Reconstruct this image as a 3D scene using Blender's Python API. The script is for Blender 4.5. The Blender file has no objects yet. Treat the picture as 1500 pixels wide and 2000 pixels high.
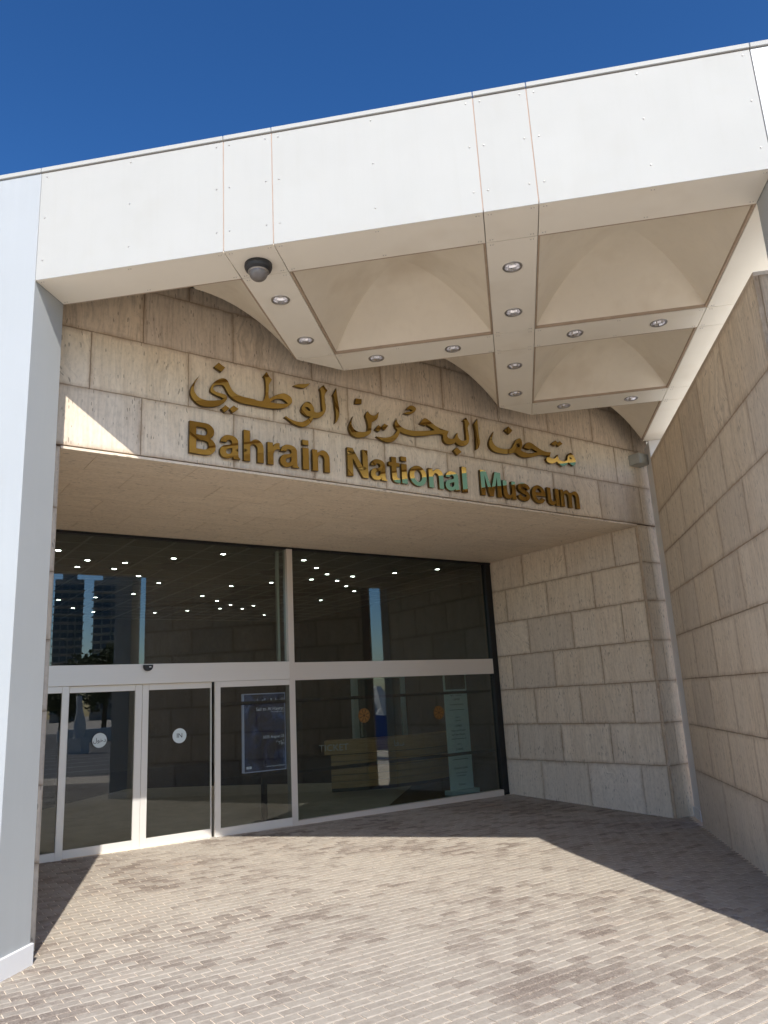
import bpy, bmesh, math, random
from mathutils import Vector, Matrix
random.seed(7)
sc = bpy.context.scene
COL = sc.collection
S2 = math.sqrt(2.0)

# ------------------------------------------------------------------ camera
CAM_YAW, CAM_PITCH, CAM_ROLL = 0.161429, 0.240421, -0.054181
cam_d = bpy.data.cameras.new('camera')
cam = bpy.data.objects.new('camera', cam_d)
COL.objects.link(cam)
sc.camera = cam
cam_d.sensor_fit = 'VERTICAL'
cam_d.sensor_height = 36.0
cam_d.lens = 36.0 * 1494.69 / 2000.0
cam_d.clip_start = 0.05
cam_d.clip_end = 3000
_cy, _sy, _cp, _sp = math.cos(CAM_YAW), math.sin(CAM_YAW), math.cos(CAM_PITCH), math.sin(CAM_PITCH)
_f = Vector((-_sy * _cp, _cy * _cp, _sp)); _r = Vector((_cy, _sy, 0)); _u = _r.cross(_f)
_cr, _sr = math.cos(CAM_ROLL), math.sin(CAM_ROLL)
_r2 = _r * _cr + _u * _sr; _u2 = _u * _cr - _r * _sr
cam.matrix_world = Matrix(((_r2.x, _u2.x, -_f.x, 0), (_r2.y, _u2.y, -_f.y, 0), (_r2.z, _u2.z, -_f.z, 1.8), (0, 0, 0, 1)))

# ------------------------------------------------------------------ sky, sun, exposure
SUN_AZ = math.radians(22.4)      # from -Y towards +X
SUN_EL = math.radians(43.9)
world = bpy.data.worlds.new('World')
sc.world = world
world.use_nodes = True
wn = world.node_tree.nodes; wl = world.node_tree.links
bg = wn['Background']
sky = wn.new('ShaderNodeTexSky')
sky.sky_type = 'NISHITA'
sky.sun_disc = False
sky.sun_elevation = SUN_EL
sky.sun_rotation = math.pi - SUN_AZ
sky.altitude = 0
sky.air_density = 1.0
sky.dust_density = 0.9
sky.ozone_density = 3.7
hs = wn.new('ShaderNodeHueSaturation')
hs.inputs['Saturation'].default_value = 1.12
gm = wn.new('ShaderNodeGamma')
gm.inputs[1].default_value = 1.38
wl.new(sky.outputs[0], gm.inputs[0])
wl.new(gm.outputs[0], hs.inputs['Color'])
wl.new(hs.outputs[0], bg.inputs[0])
bg.inputs[1].default_value = 0.084
sun_d = bpy.data.lights.new('sun', 'SUN')
sun = bpy.data.objects.new('sun', sun_d)
COL.objects.link(sun)
sun_d.energy = 5.0
sun_d.angle = math.radians(0.5)
sun_d.color = (1.0, 0.945, 0.868)
_sd = Vector((math.sin(SUN_AZ) * math.cos(SUN_EL), -math.cos(SUN_AZ) * math.cos(SUN_EL), math.sin(SUN_EL)))
sun.rotation_euler = _sd.to_track_quat('Z', 'Y').to_euler()
sun.location = (4, -8, 12)
sc.view_settings.view_transform = 'Standard'
sc.view_settings.look = 'None'
sc.view_settings.exposure = 0.34
sc.view_settings.gamma = 1.0
sc.view_settings.use_curve_mapping = False
sc.cycles.max_bounces = 10
sc.cycles.diffuse_bounces = 7
sc.cycles.adaptive_threshold = 0.03
sc.cycles.glossy_bounces = 4
sc.cycles.transparent_max_bounces = 16
sc.cycles.use_denoising = True
sc.cycles.sample_clamp_indirect = 6.0

# ------------------------------------------------------------------ dimensions (metres)
XL, Y0, BW, CA, ZS, ZT = -3.848, 5.411, 0.435, 1.729, 5.505, 6.625
JX = [XL, XL + CA, XL + CA + BW, XL + 2 * CA + BW, XL + 2 * CA + 2 * BW, XL + 3 * CA + 2 * BW]
YR = [Y0, Y0 + BW, Y0 + BW + CA, Y0 + 2 * BW + CA, Y0 + 2 * BW + 2 * CA, Y0 + 3 * BW + 2 * CA, Y0 + 3 * BW + 3 * CA]
XR, Y1, Y6 = JX[5], YR[1], YR[6]
DW = BW / S2           # face of the lettered wall lies this far behind the canopy's diagonal
DG = 3.68              # glass line
ZLIN = 4.235           # underside of the lintel
U1 = 8.565             # right jamb of the recess
U0 = 0.10              # left jamb
R45 = math.radians(45)
UV = Vector((1, 1, 0)) / S2
DV = Vector((-1, 1, 0)) / S2
OW = Vector((XL, Y1, 0))
def W(u, d, z=0.0):
    return OW + UV * u + DV * d + Vector((0, 0, z))
def ground_z(x, y):
    d = (-(x - XL) + (y - Y1)) / S2
    xx = min(4.0, max(-7.0, x))
    return -0.011 * (xx - XL) + 0.031 * min(max(0.0, d), 4.0)

# ------------------------------------------------------------------ helpers
def link(o, parent=None):
    COL.objects.link(o)
    if parent is not None:
        o.parent = parent
    return o
def tag(o, label=None, cat=None, group=None, kind=None):
    if label: o['label'] = label
    if cat: o['category'] = cat
    if group: o['group'] = group
    if kind: o['kind'] = kind
    return o
def empty(name, loc, rotz=0.0):
    o = bpy.data.objects.new(name, None)
    o.empty_display_size = 0.2
    o.location = loc
    o.rotation_euler = (0, 0, rotz)
    return link(o)
class MB:
    """collects simple shapes into one mesh"""
    def __init__(s): s.v = []; s.f = []; s.m = []; s.sm = []
    def poly(s, pts, mi=0, smooth=False):
        b = len(s.v); s.v += [tuple(p) for p in pts]; s.f.append(tuple(range(b, b + len(pts)))); s.m.append(mi); s.sm.append(smooth)
    def box(s, x0, x1, y0, y1, z0, z1, mi=0):
        b = len(s.v)
        s.v += [(x0, y0, z0), (x1, y0, z0), (x1, y1, z0), (x0, y1, z0), (x0, y0, z1), (x1, y0, z1), (x1, y1, z1), (x0, y1, z1)]
        for q in ((0, 3, 2, 1), (4, 5, 6, 7), (0, 1, 5, 4), (1, 2, 6, 5), (2, 3, 7, 6), (3, 0, 4, 7)):
            s.f.append(tuple(b + i for i in q)); s.m.append(mi); s.sm.append(False)
        return s
    def prism(s, pts, z0, z1, mi=0, axis='z'):
        """extrude a ccw polygon"""
        n = len(pts)
        def P(p, z):
            return (p[0], p[1], z) if axis == 'z' else (p[0], z, p[1])
        lo = [P(p, z0) for p in pts]; hi = [P(p, z1) for p in pts]
        if axis == 'z':
            s.poly(lo[::-1], mi); s.poly(hi, mi)
            for i in range(n): s.poly([lo[i], lo[(i + 1) % n], hi[(i + 1) % n], hi[i]], mi)
        else:
            s.poly(lo, mi); s.poly(hi[::-1], mi)
            for i in range(n): s.poly([lo[(i + 1) % n], lo[i], hi[i], hi[(i + 1) % n]], mi)
        return s
    def lathe(s, prof, c=(0, 0, 0), n=24, axis='z', mi=0, smooth=True, sgn=1):
        """profile of (radius, height) turned about an axis"""
        for k in range(n):
            a0, a1 = 2 * math.pi * k / n, 2 * math.pi * (k + 1) / n
            for (r0, h0), (r1, h1) in zip(prof[:-1], prof[1:]):
                def P(r, h, a):
                    x, y = r * math.cos(a), r * math.sin(a)
                    if axis == 'z': return (c[0] + x, c[1] + y, c[2] + h)
                    if axis == 'y': return (c[0] + x, c[1] + h, c[2] + y)
                    return (c[0] + h, c[1] + x, c[2] + y)
                q = [P(r0, h0, a0), P(r0, h0, a1), P(r1, h1, a1), P(r1, h1, a0)]
                if r0 < 1e-6: q = [q[0], q[2], q[3]]
                elif r1 < 1e-6: q = [q[0], q[1], q[2]]
                if sgn < 0: q = q[::-1]
                s.poly(q, mi, smooth)
        return s
    def tube(s, pts, r, n=10, mi=0):
        pts = [Vector(p) for p in pts]
        rings = []
        for i, p in enumerate(pts):
            t = (pts[min(i + 1, len(pts) - 1)] - pts[max(i - 1, 0)]).normalized()
            a = t.orthogonal().normalized(); b = t.cross(a)
            rr = r[i] if isinstance(r, (list, tuple)) else r
            rings.append([p + (a * math.cos(2 * math.pi * k / n) + b * math.sin(2 * math.pi * k / n)) * rr for k in range(n)])
        for A, B in zip(rings[:-1], rings[1:]):
            for k in range(n): s.poly([A[k], A[(k + 1) % n], B[(k + 1) % n], B[k]], mi, True)
        s.poly(rings[0][::-1], mi); s.poly(rings[-1], mi)
        return s
    def mesh(s, name, mats, weld=False):
        me = bpy.data.meshes.new(name)
        me.from_pydata(s.v, [], s.f)
        for m in (mats if isinstance(mats, (list, tuple)) else [mats]): me.materials.append(m)
        me.polygons.foreach_set('material_index', s.m)
        me.polygons.foreach_set('use_smooth', s.sm)
        if weld:
            bm = bmesh.new(); bm.from_mesh(me)
            bmesh.ops.remove_doubles(bm, verts=bm.verts, dist=1e-5)
            bm.to_mesh(me); bm.free()
        me.update()
        return me
    def build(s, name, mats, parent=None, loc=(0, 0, 0), rotz=0.0, weld=False):
        o = bpy.data.objects.new(name, s.mesh(name, mats, weld))
        o.location = loc; o.rotation_euler = (0, 0, rotz)
        return link(o, parent)
def slab_mesh(name, w, h, t, mat, c=0.004):
    """a stone or metal slab w wide (x), h high (z), t thick (y), its face at y=0 looking along -y, arrises chamfered"""
    m = MB()
    F = [(c, 0, c), (w - c, 0, c), (w - c, 0, h - c), (c, 0, h - c)]
    E = [(0, c, 0), (w, c, 0), (w, c, h), (0, c, h)]
    B = [(0, t, 0), (w, t, 0), (w, t, h), (0, t, h)]
    m.poly(F)
    for i in range(4):
        j = (i + 1) % 4
        m.poly([E[i], E[j], F[j], F[i]])
        m.poly([B[i], B[j], E[j], E[i]])
    m.poly(B[::-1])
    return m.mesh(name, mat)
def bevel_box(name, x0, x1, y0, y1, z0, z1, mat, parent=None, b=0.006, seg=2):
    bm = bmesh.new()
    bmesh.ops.create_cube(bm, size=1.0)
    for v in bm.verts:
        v.co = Vector((x0 + (v.co.x + .5) * (x1 - x0), y0 + (v.co.y + .5) * (y1 - y0), z0 + (v.co.z + .5) * (z1 - z0)))
    bmesh.ops.bevel(bm, geom=list(bm.edges), offset=b, segments=seg, profile=0.5, affect='EDGES')
    me = bpy.data.meshes.new(name); bm.to_mesh(me); bm.free()
    me.materials.append(mat)
    return link(bpy.data.objects.new(name, me), parent)

# ------------------------------------------------------------------ materials
def newmat(name):
    m = bpy.data.materials.new(name); m.use_nodes = True
    nt = m.node_tree
    return m, nt, nt.nodes, nt.links, nt.nodes['Principled BSDF']
def nd(nt, kind, **kw):
    n = nt.nodes.new(kind)
    for k, v in kw.items():
        if k == 'in_':
            for i, val in v.items(): n.inputs[i].default_value = val
        else: setattr(n, k, v)
    return n
def ramp(nt, fac, stops, interp='LINEAR'):
    r = nt.nodes.new('ShaderNodeValToRGB')
    e = r.color_ramp.elements
    r.color_ramp.interpolation = interp
    while len(e) < len(stops): e.new(0.5)
    for el, (p, c) in zip(e, stops):
        el.position = p
        el.color = (c, c, c, 1) if isinstance(c, (int, float)) else (*c, 1)
    if fac is not None: nt.links.new(fac, r.inputs[0])
    return r
def mixc(nt, fac, a, b, mode='MIX'):
    n = nt.nodes.new('ShaderNodeMix'); n.data_type = 'RGBA'; n.blend_type = mode
    for sock, val in ((n.inputs[0], fac), (n.inputs[6], a), (n.inputs[7], b)):
        if hasattr(val, 'links'): nt.links.new(val, sock)
        elif isinstance(val, (int, float)): sock.default_value = val
        else: sock.default_value = (*val, 1)
    return n.outputs[2]
def mth(nt, op, a, b=None, c=None):
    n = nt.nodes.new('ShaderNodeMath'); n.operation = op
    for i, val in enumerate((a, b, c)):
        if val is None: continue
        if hasattr(val, 'links'): nt.links.new(val, n.inputs[i])
        else: n.inputs[i].default_value = val
    return n.outputs[0]
def noise(nt, vec, scale, detail=4, rough=0.55, dist=0.0):
    n = nd(nt, 'ShaderNodeTexNoise', in_={'Scale': scale, 'Detail': detail, 'Roughness': rough, 'Distortion': dist})
    if vec is not None: nt.links.new(vec, n.inputs['Vector'])
    return n.outputs[0]
def mapping(nt, vec, scale=(1, 1, 1), loc=(0, 0, 0), rot=(0, 0, 0)):
    n = nd(nt, 'ShaderNodeMapping', in_={'Scale': scale, 'Location': loc, 'Rotation': rot})
    nt.links.new(vec, n.inputs['Vector'])
    return n.outputs[0]
def bump(nt, height, strength, dist=0.01):
    n = nd(nt, 'ShaderNodeBump', in_={'Strength': strength, 'Distance': dist})
    nt.links.new(height, n.inputs['Height'])
    return n.outputs[0]

def travertine(name, light, dark, stain=0.62, veins=1.15, horiz=False, tonev=1.0):
    m, nt, N, L, P = newmat(name)
    tc = N.new('ShaderNodeTexCoord'); oi = N.new('ShaderNodeObjectInfo')
    off = nd(nt, 'ShaderNodeVectorMath', operation='MULTIPLY'); off.inputs[1].default_value = (37.0, 11.0, 53.0)
    comb = N.new('ShaderNodeCombineXYZ')
    for i in range(3): L.new(oi.outputs['Random'], comb.inputs[i])
    L.new(comb.outputs[0], off.inputs[0])
    add = nd(nt, 'ShaderNodeVectorMath', operation='ADD')
    L.new(tc.outputs['Object'], add.inputs[0]); L.new(off.outputs[0], add.inputs[1])
    v = add.outputs[0]
    # some slabs are cut so that the bedding waves
    wob = noise(nt, mapping(nt, v, (1.1, 1.1, 0.9)), 1.6, 2, 0.5)
    swirl = mth(nt, 'MULTIPLY', mth(nt, 'SUBTRACT', wob, 0.5), mth(nt, 'MULTIPLY', mth(nt, 'POWER', oi.outputs['Random'], 4.0), 1.0))
    cs = N.new('ShaderNodeCombineXYZ'); L.new(swirl, cs.inputs[2 if horiz else 0])
    add2 = nd(nt, 'ShaderNodeVectorMath', operation='ADD'); L.new(v, add2.inputs[0]); L.new(cs.outputs[0], add2.inputs[1])
    v2 = add2.outputs[0]
    sc1 = (0.9, 9.0, 9.0) if horiz else (8.5, 8.5, 0.8)
    sc2 = (2.6, 40.0, 40.0) if horiz else (40.0, 40.0, 2.6)
    b1 = noise(nt, mapping(nt, v2, sc1), 1.0, 5, 0.7)
    b2 = noise(nt, mapping(nt, v2, sc2), 1.0, 3, 0.6)
    blot = noise(nt, v, 2.3, 4, 0.6)
    f1 = ramp(nt, b1, [(0.33, 0.0), (0.52, 0.55), (0.7, 1.0)]).outputs[0]
    colr = mixc(nt, f1, dark, light)
    f2 = ramp(nt, b2, [(0.36, 1.0), (0.52, 0.0)]).outputs[0]
    colr = mixc(nt, mth(nt, 'MULTIPLY', f2, 0.30 * veins), colr, tuple(c * 0.62 for c in dark))
    tone = ramp(nt, oi.outputs['Random'], [(0.0, (0.83, 0.82, 0.815)), (0.35, (1.0, 0.985, 0.96)), (0.7, (0.92, 0.89, 0.84)), (1.0, (1.05, 1.05, 1.05))]).outputs[0]
    colr = mixc(nt, tonev, colr, tone, 'MULTIPLY')
    fb = ramp(nt, blot, [(0.38, 0.0), (0.68, 1.0)]).outputs[0]
    colr = mixc(nt, mth(nt, 'MULTIPLY', fb, 0.35), colr, tuple(c * 0.86 for c in light))
    fsp = noise(nt, mapping(nt, v, (26, 26, 26) if horiz else (34, 34, 17)), 1.0, 3, 0.7)
    colr = mixc(nt, 1.0, colr, ramp(nt, fsp, [(0.3, 0.86), (0.5, 1.0), (0.72, 1.06)]).outputs[0], 'MULTIPLY')
    # pits: short slots along the bedding
    pv = mapping(nt, v2, (9, 38, 38) if horiz else (38, 38, 9))
    vo = nd(nt, 'ShaderNodeTexVoronoi', in_={'Scale': 1.0, 'Randomness': 1.0}); L.new(pv, vo.inputs['Vector'])
    pr = noise(nt, v2, 5.5, 3, 0.6)
    thr = ramp(nt, pr, [(0.42, 0.02), (0.62, 0.27)]).outputs[0]
    pit = mth(nt, 'LESS_THAN', vo.outputs['Distance'], thr)
    colr = mixc(nt, mth(nt, 'MULTIPLY', pit, 0.48), colr, (0.10, 0.073, 0.05))
    # brown bleed along the joints
    sp = N.new('ShaderNodeSeparateXYZ'); L.new(tc.outputs['Generated'], sp.inputs[0])
    def edge(o): return mth(nt, 'MINIMUM', o, mth(nt, 'SUBTRACT', 1.0, o))
    ex = mth(nt, 'MULTIPLY', edge(sp.outputs[0]), 1.0); ez = mth(nt, 'MULTIPLY', edge(sp.outputs[2]), 0.62)
    e = mth(nt, 'MINIMUM', ex, ez)
    en = mth(nt, 'ADD', e, mth(nt, 'MULTIPLY', mth(nt, 'SUBTRACT', noise(nt, v, 7.0, 4, 0.65), 0.5), 0.075))
    fe = ramp(nt, en, [(0.0, 1.0), (0.014, 0.5), (0.05, 0.0)]).outputs[0]
    colr = mixc(nt, mth(nt, 'MULTIPLY', fe, stain), colr, (0.33, 0.225, 0.14))
    L.new(colr, P.inputs['Base Color'])
    P.inputs['Roughness'].default_value = 0.62
    P.inputs['Specular IOR Level'].default_value = 0.3
    h = mth(nt, 'SUBTRACT', mth(nt, 'MULTIPLY', b2, 0.25), pit)
    L.new(bump(nt, h, 0.5, 0.006), P.inputs['Normal'])
    return m
def paint(name, col, rough=0.45, mottle=0.06, spec=0.35, streak=0.0, stain=(0.45, 0.36, 0.24), blot=0.0):
    m, nt, N, L, P = newmat(name)
    tc = N.new('ShaderNodeTexCoord'); oi = N.new('ShaderNodeObjectInfo')
    add = nd(nt, 'ShaderNodeVectorMath', operation='ADD'); L.new(tc.outputs['Object'], add.inputs[0])
    comb = N.new('ShaderNodeCombineXYZ'); rr = mth(nt, 'MULTIPLY', oi.outputs['Random'], 31.0)
    for i in range(3): L.new(rr, comb.inputs[i])
    L.new(comb.outputs[0], add.inputs[1]); v = add.outputs[0]
    n1 = noise(nt, v, 1.7, 4, 0.6); n2 = noise(nt, mapping(nt, v, (14, 14, 0.8)), 1.0, 4, 0.6); n3 = noise(nt, v, 60.0, 2, 0.5)
    c = mixc(nt, mth(nt, 'MULTIPLY', ramp(nt, n1, [(0.35, 0.0), (0.7, 1.0)]).outputs[0], mottle * 4), col, tuple(x * 0.86 for x in col))
    if streak: c = mixc(nt, mth(nt, 'MULTIPLY', ramp(nt, n2, [(0.5, 0.0), (0.75, 1.0)]).outputs[0], streak), c, stain)
    if blot: c = mixc(nt, mth(nt, 'MULTIPLY', ramp(nt, noise(nt, v, 1.1, 3, 0.65), [(0.55, 0.0), (0.72, 1.0)]).outputs[0], blot), c, stain)
    L.new(c, P.inputs['Base Color'])
    L.new(mth(nt, 'ADD', rough - 0.08, mth(nt, 'MULTIPLY', n1, 0.16)), P.inputs['Roughness'])
    P.inputs['Specular IOR Level'].default_value = spec
    L.new(bump(nt, n3, 0.04, 0.003), P.inputs['Normal'])
    return m
def metal(name, col, rough, brushed=False, metallic=1.0):
    m, nt, N, L, P = newmat(name)
    P.inputs['Base Color'].default_value = (*col, 1); P.inputs['Metallic'].default_value = metallic
    P.inputs['Roughness'].default_value = rough
    tc = N.new('ShaderNodeTexCoord')
    n1 = noise(nt, mapping(nt, tc.outputs['Object'], (1.2, 60, 60) if brushed else (3, 3, 3)), 1.0, 3, 0.6)
    L.new(mth(nt, 'ADD', rough - 0.05 if rough > 0.08 else rough * 0.7, mth(nt, 'MULTIPLY', n1, 0.10 if rough > 0.08 else rough * 0.6)), P.inputs['Roughness'])
    L.new(mixc(nt, mth(nt, 'MULTIPLY', n1, 0.25), col, tuple(c * 0.8 for c in col)), P.inputs['Base Color'])
    return m
def plain(name, col, rough=0.6, spec=0.3, var=0.12, scale=6.0):
    m, nt, N, L, P = newmat(name)
    tc = N.new('ShaderNodeTexCoord')
    n1 = noise(nt, tc.outputs['Object'], scale, 4, 0.6)
    L.new(mixc(nt, n1, tuple(c * (1 - var) for c in col), tuple(min(1, c * (1 + var)) for c in col)), P.inputs['Base Color'])
    P.inputs['Roughness'].default_value = rough; P.inputs['Specular IOR Level'].default_value = spec
    return m
def emit(name, col, strength):
    m, nt, N, L, P = newmat(name)
    P.inputs['Base Color'].default_value = (*[min(1, c * .8) for c in col], 1)
    P.inputs['Emission Color'].default_value = (*col, 1); P.inputs['Emission Strength'].default_value = strength
    return m
def glass(name, tint, r0):
    m = bpy.data.materials.new(name); m.use_nodes = True
    nt = m.node_tree; nt.nodes.clear()
    out = nt.nodes.new('ShaderNodeOutputMaterial'); mx = nt.nodes.new('ShaderNodeMixShader')
    tr = nt.nodes.new('ShaderNodeBsdfTransparent'); gl = nt.nodes.new('ShaderNodeBsdfGlossy'); lw_ = nt.nodes.new('ShaderNodeLayerWeight')
    tr.inputs[0].default_value = (*tint, 1); gl.inputs['Roughness'].default_value = 0.0; gl.inputs[0].default_value = (0.95, 0.97, 1.0, 1)
    lw_.inputs[0].default_value = 0.5
    fac = mth(nt, 'ADD', r0, mth(nt, 'MULTIPLY', mth(nt, 'POWER', lw_.outputs['Facing'], 5.0), 1.0 - r0))
    tc = nt.nodes.new('ShaderNodeTexCoord')
    bn = noise(nt, tc.outputs['Object'], 0.9, 1, 0.4)
    b = bump(nt, bn, 0.05, 0.02)
    nt.links.new(b, gl.inputs['Normal'])
    nt.links.new(fac, mx.inputs[0]); nt.links.new(tr.outputs[0], mx.inputs[1]); nt.links.new(gl.outputs[0], mx.inputs[2])
    nt.links.new(mx.outputs[0], out.inputs[0])
    return m

M = {}
M['trav'] = travertine('travertine_wall', (0.84, 0.74, 0.60), (0.71, 0.60, 0.465))
M['trav_top'] = travertine('travertine_weathered', (0.82, 0.71, 0.565), (0.67, 0.555, 0.42), stain=0.6, veins=1.8)
M['trav_soffit'] = travertine('travertine_soffit', (0.80, 0.695, 0.555), (0.72, 0.61, 0.475), stain=0.06, tonev=0.3, veins=0.7, horiz=True)
M['trav_plain'] = travertine('travertine_grey', (0.78, 0.70, 0.59), (0.69, 0.605, 0.495), stain=0.5, veins=0.7)
M['mortar'] = plain('joint_mortar', (0.22, 0.15, 0.095), 0.9, 0.1, 0.3, 9)
M['white'] = paint('white_fascia_panel', (0.40, 0.40, 0.378), 0.7, 0.06, 0.15, 0.13, (0.345, 0.335, 0.295), blot=0.28)
M['soffit'] = paint('soffit_panel', (0.83, 0.79, 0.695), 0.55, 0.06, 0.2, 0.0, (0.56, 0.47, 0.34), 0.22)
M['coffer'] = paint('coffer_plaster', (0.78, 0.715, 0.595), 0.75, 0.12, 0.15, 0.10, (0.54, 0.45, 0.335), 0.42)
M['seal'] = plain('joint_sealant', (0.40, 0.315, 0.235), 0.8, 0.1, 0.2, 12)
M['column'] = paint('column_paint', (0.375, 0.395, 0.40), 0.38, 0.06, 0.4, 0.08, (0.5, 0.53, 0.54))
M['plinth'] = paint('plinth_paint', (0.72, 0.72, 0.72), 0.45, 0.04)
M['stud'] = metal('stud_metal', (0.55, 0.53, 0.5), 0.45)
M['alu'] = metal('anodised_aluminium', (0.74, 0.68, 0.615), 0.36, True, 0.35)
M['alu_pale'] = metal('door_aluminium', (0.80, 0.77, 0.72), 0.36, True, 0.35)
M['black'] = plain('black_frame', (0.012, 0.012, 0.013), 0.45, 0.4)
M['gold'] = metal('polished_brass', (0.54, 0.375, 0.115), 0.012)
M['gold_side'] = metal('brass_return', (0.15, 0.10, 0.035), 0.3)
M['lamp_ring'] = metal('lamp_ring', (0.42, 0.40, 0.38), 0.4)
M['lamp_refl'] = metal('lamp_reflector', (0.80, 0.80, 0.82), 0.16)
M['bulb'] = plain('lamp_glass', (0.7, 0.7, 0.68), 0.15, 0.6, 0.03)
M['grey_box'] = plain('grey_box_paint', (0.34, 0.345, 0.32), 0.55, 0.3, 0.08)
M['dome'] = plain('smoked_dome', (0.16, 0.145, 0.135), 0.12, 0.7, 0.05)
M['dome_body'] = plain('dome_housing', (0.018, 0.019, 0.022), 0.4, 0.5, 0.1)
M['glass'] = glass('coated_glass', (0.68, 0.745, 0.715), 0.08)
M['glass_door'] = glass('door_glass', (0.70, 0.74, 0.72), 0.07)
M['print_dark'] = plain('dark_print', (0.03, 0.03, 0.03), 0.7)
M['print_white'] = plain('white_print', (0.75, 0.76, 0.76), 0.6)
M['sticker'] = plain('sticker_film', (0.62, 0.70, 0.71), 0.5, 0.3, 0.03)

# =================================================================== generic shape tools
def smooth_loop(spec, sx=0.001, z0=4.0, sub=3):
    """'u,z' millimetre pairs, c = corner; the points between corners are rounded off"""
    P = []
    for t in spec.split():
        c = t.endswith('c'); a, b = t.rstrip('c').split(',')
        P.append((float(a) * sx, float(b) * sx + z0, c))
    n = len(P); out = []
    for i in range(n):
        p0, p1, p2, p3 = P[i - 1], P[i], P[(i + 1) % n], P[(i + 2) % n]
        if p1[2]: p0 = p1
        if p2[2]: p3 = p2
        for k in range(sub):
            t = k / sub
            out.append(tuple(0.5 * (2 * p1[j] + (p2[j] - p0[j]) * t + (2 * p0[j] - 5 * p1[j] + 4 * p2[j] - p3[j]) * t * t
                       + (3 * p1[j] - p0[j] - 3 * p2[j] + p3[j]) * t ** 3) for j in (0, 1)))
            if p1[2] and p2[2]: break
    return out
def fill_mesh(name, loops, thick, mats, bevel=0.0, stand=True):
    """flat outline with holes, filled and given thickness. stand: the outline's y becomes z and the front looks along -y"""
    cu = bpy.data.curves.new('tmp', 'CURVE'); cu.dimensions = '2D'; cu.fill_mode = 'BOTH'
    cu.extrude = max(0.0, thick / 2 - bevel); cu.bevel_depth = bevel; cu.bevel_resolution = 0; cu.offset = -bevel
    for lp in loops:
        s = cu.splines.new('POLY'); s.points.add(len(lp) - 1); s.use_cyclic_u = True
        for q, (x, y) in zip(s.points, lp): q.co = (x, y, 0, 1)
    o = bpy.data.objects.new('tmp', cu); COL.objects.link(o)
    dg = bpy.context.evaluated_depsgraph_get()
    me = bpy.data.meshes.new_from_object(o.evaluated_get(dg))
    bpy.data.objects.remove(o); bpy.data.curves.remove(cu)
    me.name = name; me.materials.clear()
    if stand:
        for v in me.vertices: v.co = Vector((v.co.x, -v.co.z, v.co.y))
    ml = mats if isinstance(mats, (list, tuple)) else [mats]
    for m in ml: me.materials.append(m)
    if len(ml) > 1:
        me.update()
        for p in me.polygons: p.material_index = 0 if (abs(p.normal.y) > 0.95 and p.center.y < 0) else 1
    return me
def circle(cx, cy, r, n=28, ry=None, a0=0.0, a1=360.0):
    full = abs(a1 - a0) >= 359.9
    k = n if full else n + 1
    return [(cx + r * math.cos(math.radians(a0 + (a1 - a0) * i / n)), cy + (ry or r) * math.sin(math.radians(a0 + (a1 - a0) * i / n))) for i in range(k)]
def text_mesh(name, body, size, mat, align='CENTER', thick=0.0006, space=1.0):
    cu = bpy.data.curves.new('tmp', 'FONT'); cu.body = body; cu.size = size; cu.align_x = align; cu.align_y = 'CENTER'
    cu.extrude = thick; cu.resolution_u = 3; cu.space_character = space
    o = bpy.data.objects.new('tmp', cu); COL.objects.link(o)
    dg = bpy.context.evaluated_depsgraph_get()
    me = bpy.data.meshes.new_from_object(o.evaluated_get(dg))
    bpy.data.objects.remove(o); bpy.data.curves.remove(cu)
    me.name = name; me.materials.clear(); me.materials.append(mat)
    for v in me.vertices: v.co = Vector((v.co.x, -v.co.z, v.co.y))
    return me
def add(name, me, parent=None, loc=(0, 0, 0), rot=(0, 0, 0)):
    o = bpy.data.objects.new(name, me); o.location = loc; o.rotation_euler = rot
    return link(o, parent)
def clip_diag(poly, lim=0.0):
    """keep the part of an x,y polygon in front of the diagonal"""
    f = lambda p: (-(p[0] - XL) + (p[1] - Y1)) / S2 - lim
    out = []
    for i, p in enumerate(poly):
        q = poly[(i + 1) % len(poly)]; a, b = f(p), f(q)
        if a <= 0: out.append(p)
        if (a < 0 < b) or (b < 0 < a):
            t = a / (a - b); out.append((p[0] + (q[0] - p[0]) * t, p[1] + (q[1] - p[1]) * t))
    return out
GAP = 0.0042
def panel(parent, name, x, y, z, w, h, mat, t=0.04, face='d', label=None, c=0.0016, gap=GAP):
    """one slab in its parent's frame. face d: looks along -y, face u: looks along -x (runs back from y to y-w), face r: looks along +x"""
    me = slab_mesh(name, w - gap, h - gap, t, mat, c)
    rot = {'d': 0.0, 'u': -math.pi / 2, 'r': math.pi / 2}[face]
    if face == 'd': loc = (x + gap / 2, y, z + gap / 2)
    elif face == 'u': loc = (x, y - gap / 2, z + gap / 2)
    else: loc = (x, y + gap / 2, z + gap / 2)
    j = random.uniform(0, 0.0022)
    if face == 'd': loc = (loc[0], loc[1] - j, loc[2])
    elif face == 'u': loc = (loc[0] - j, loc[1], loc[2])
    return add(name, me, parent, loc, (0, 0, rot))
def cuts(a, b, joints):
    js = [a] + sorted(j for j in joints if a + 0.06 < j < b - 0.06) + [b]
    return list(zip(js[:-1], js[1:]))

# =================================================================== GROUND
def grid_sheet(name, xs, ys, fz, mat, parent=None):
    v = [(x, y, fz(x, y)) for y in ys for x in xs]
    nx = len(xs)
    f = [(j * nx + i, j * nx + i + 1, (j + 1) * nx + i + 1, (j + 1) * nx + i) for j in range(len(ys) - 1) for i in range(nx - 1)]
    me = bpy.data.meshes.new(name); me.from_pydata(v, [], f); me.materials.append(mat)
    return add(name, me, parent)
def lin(a, b, n): return [a + (b - a) * i / n for i in range(n + 1)]

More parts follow.
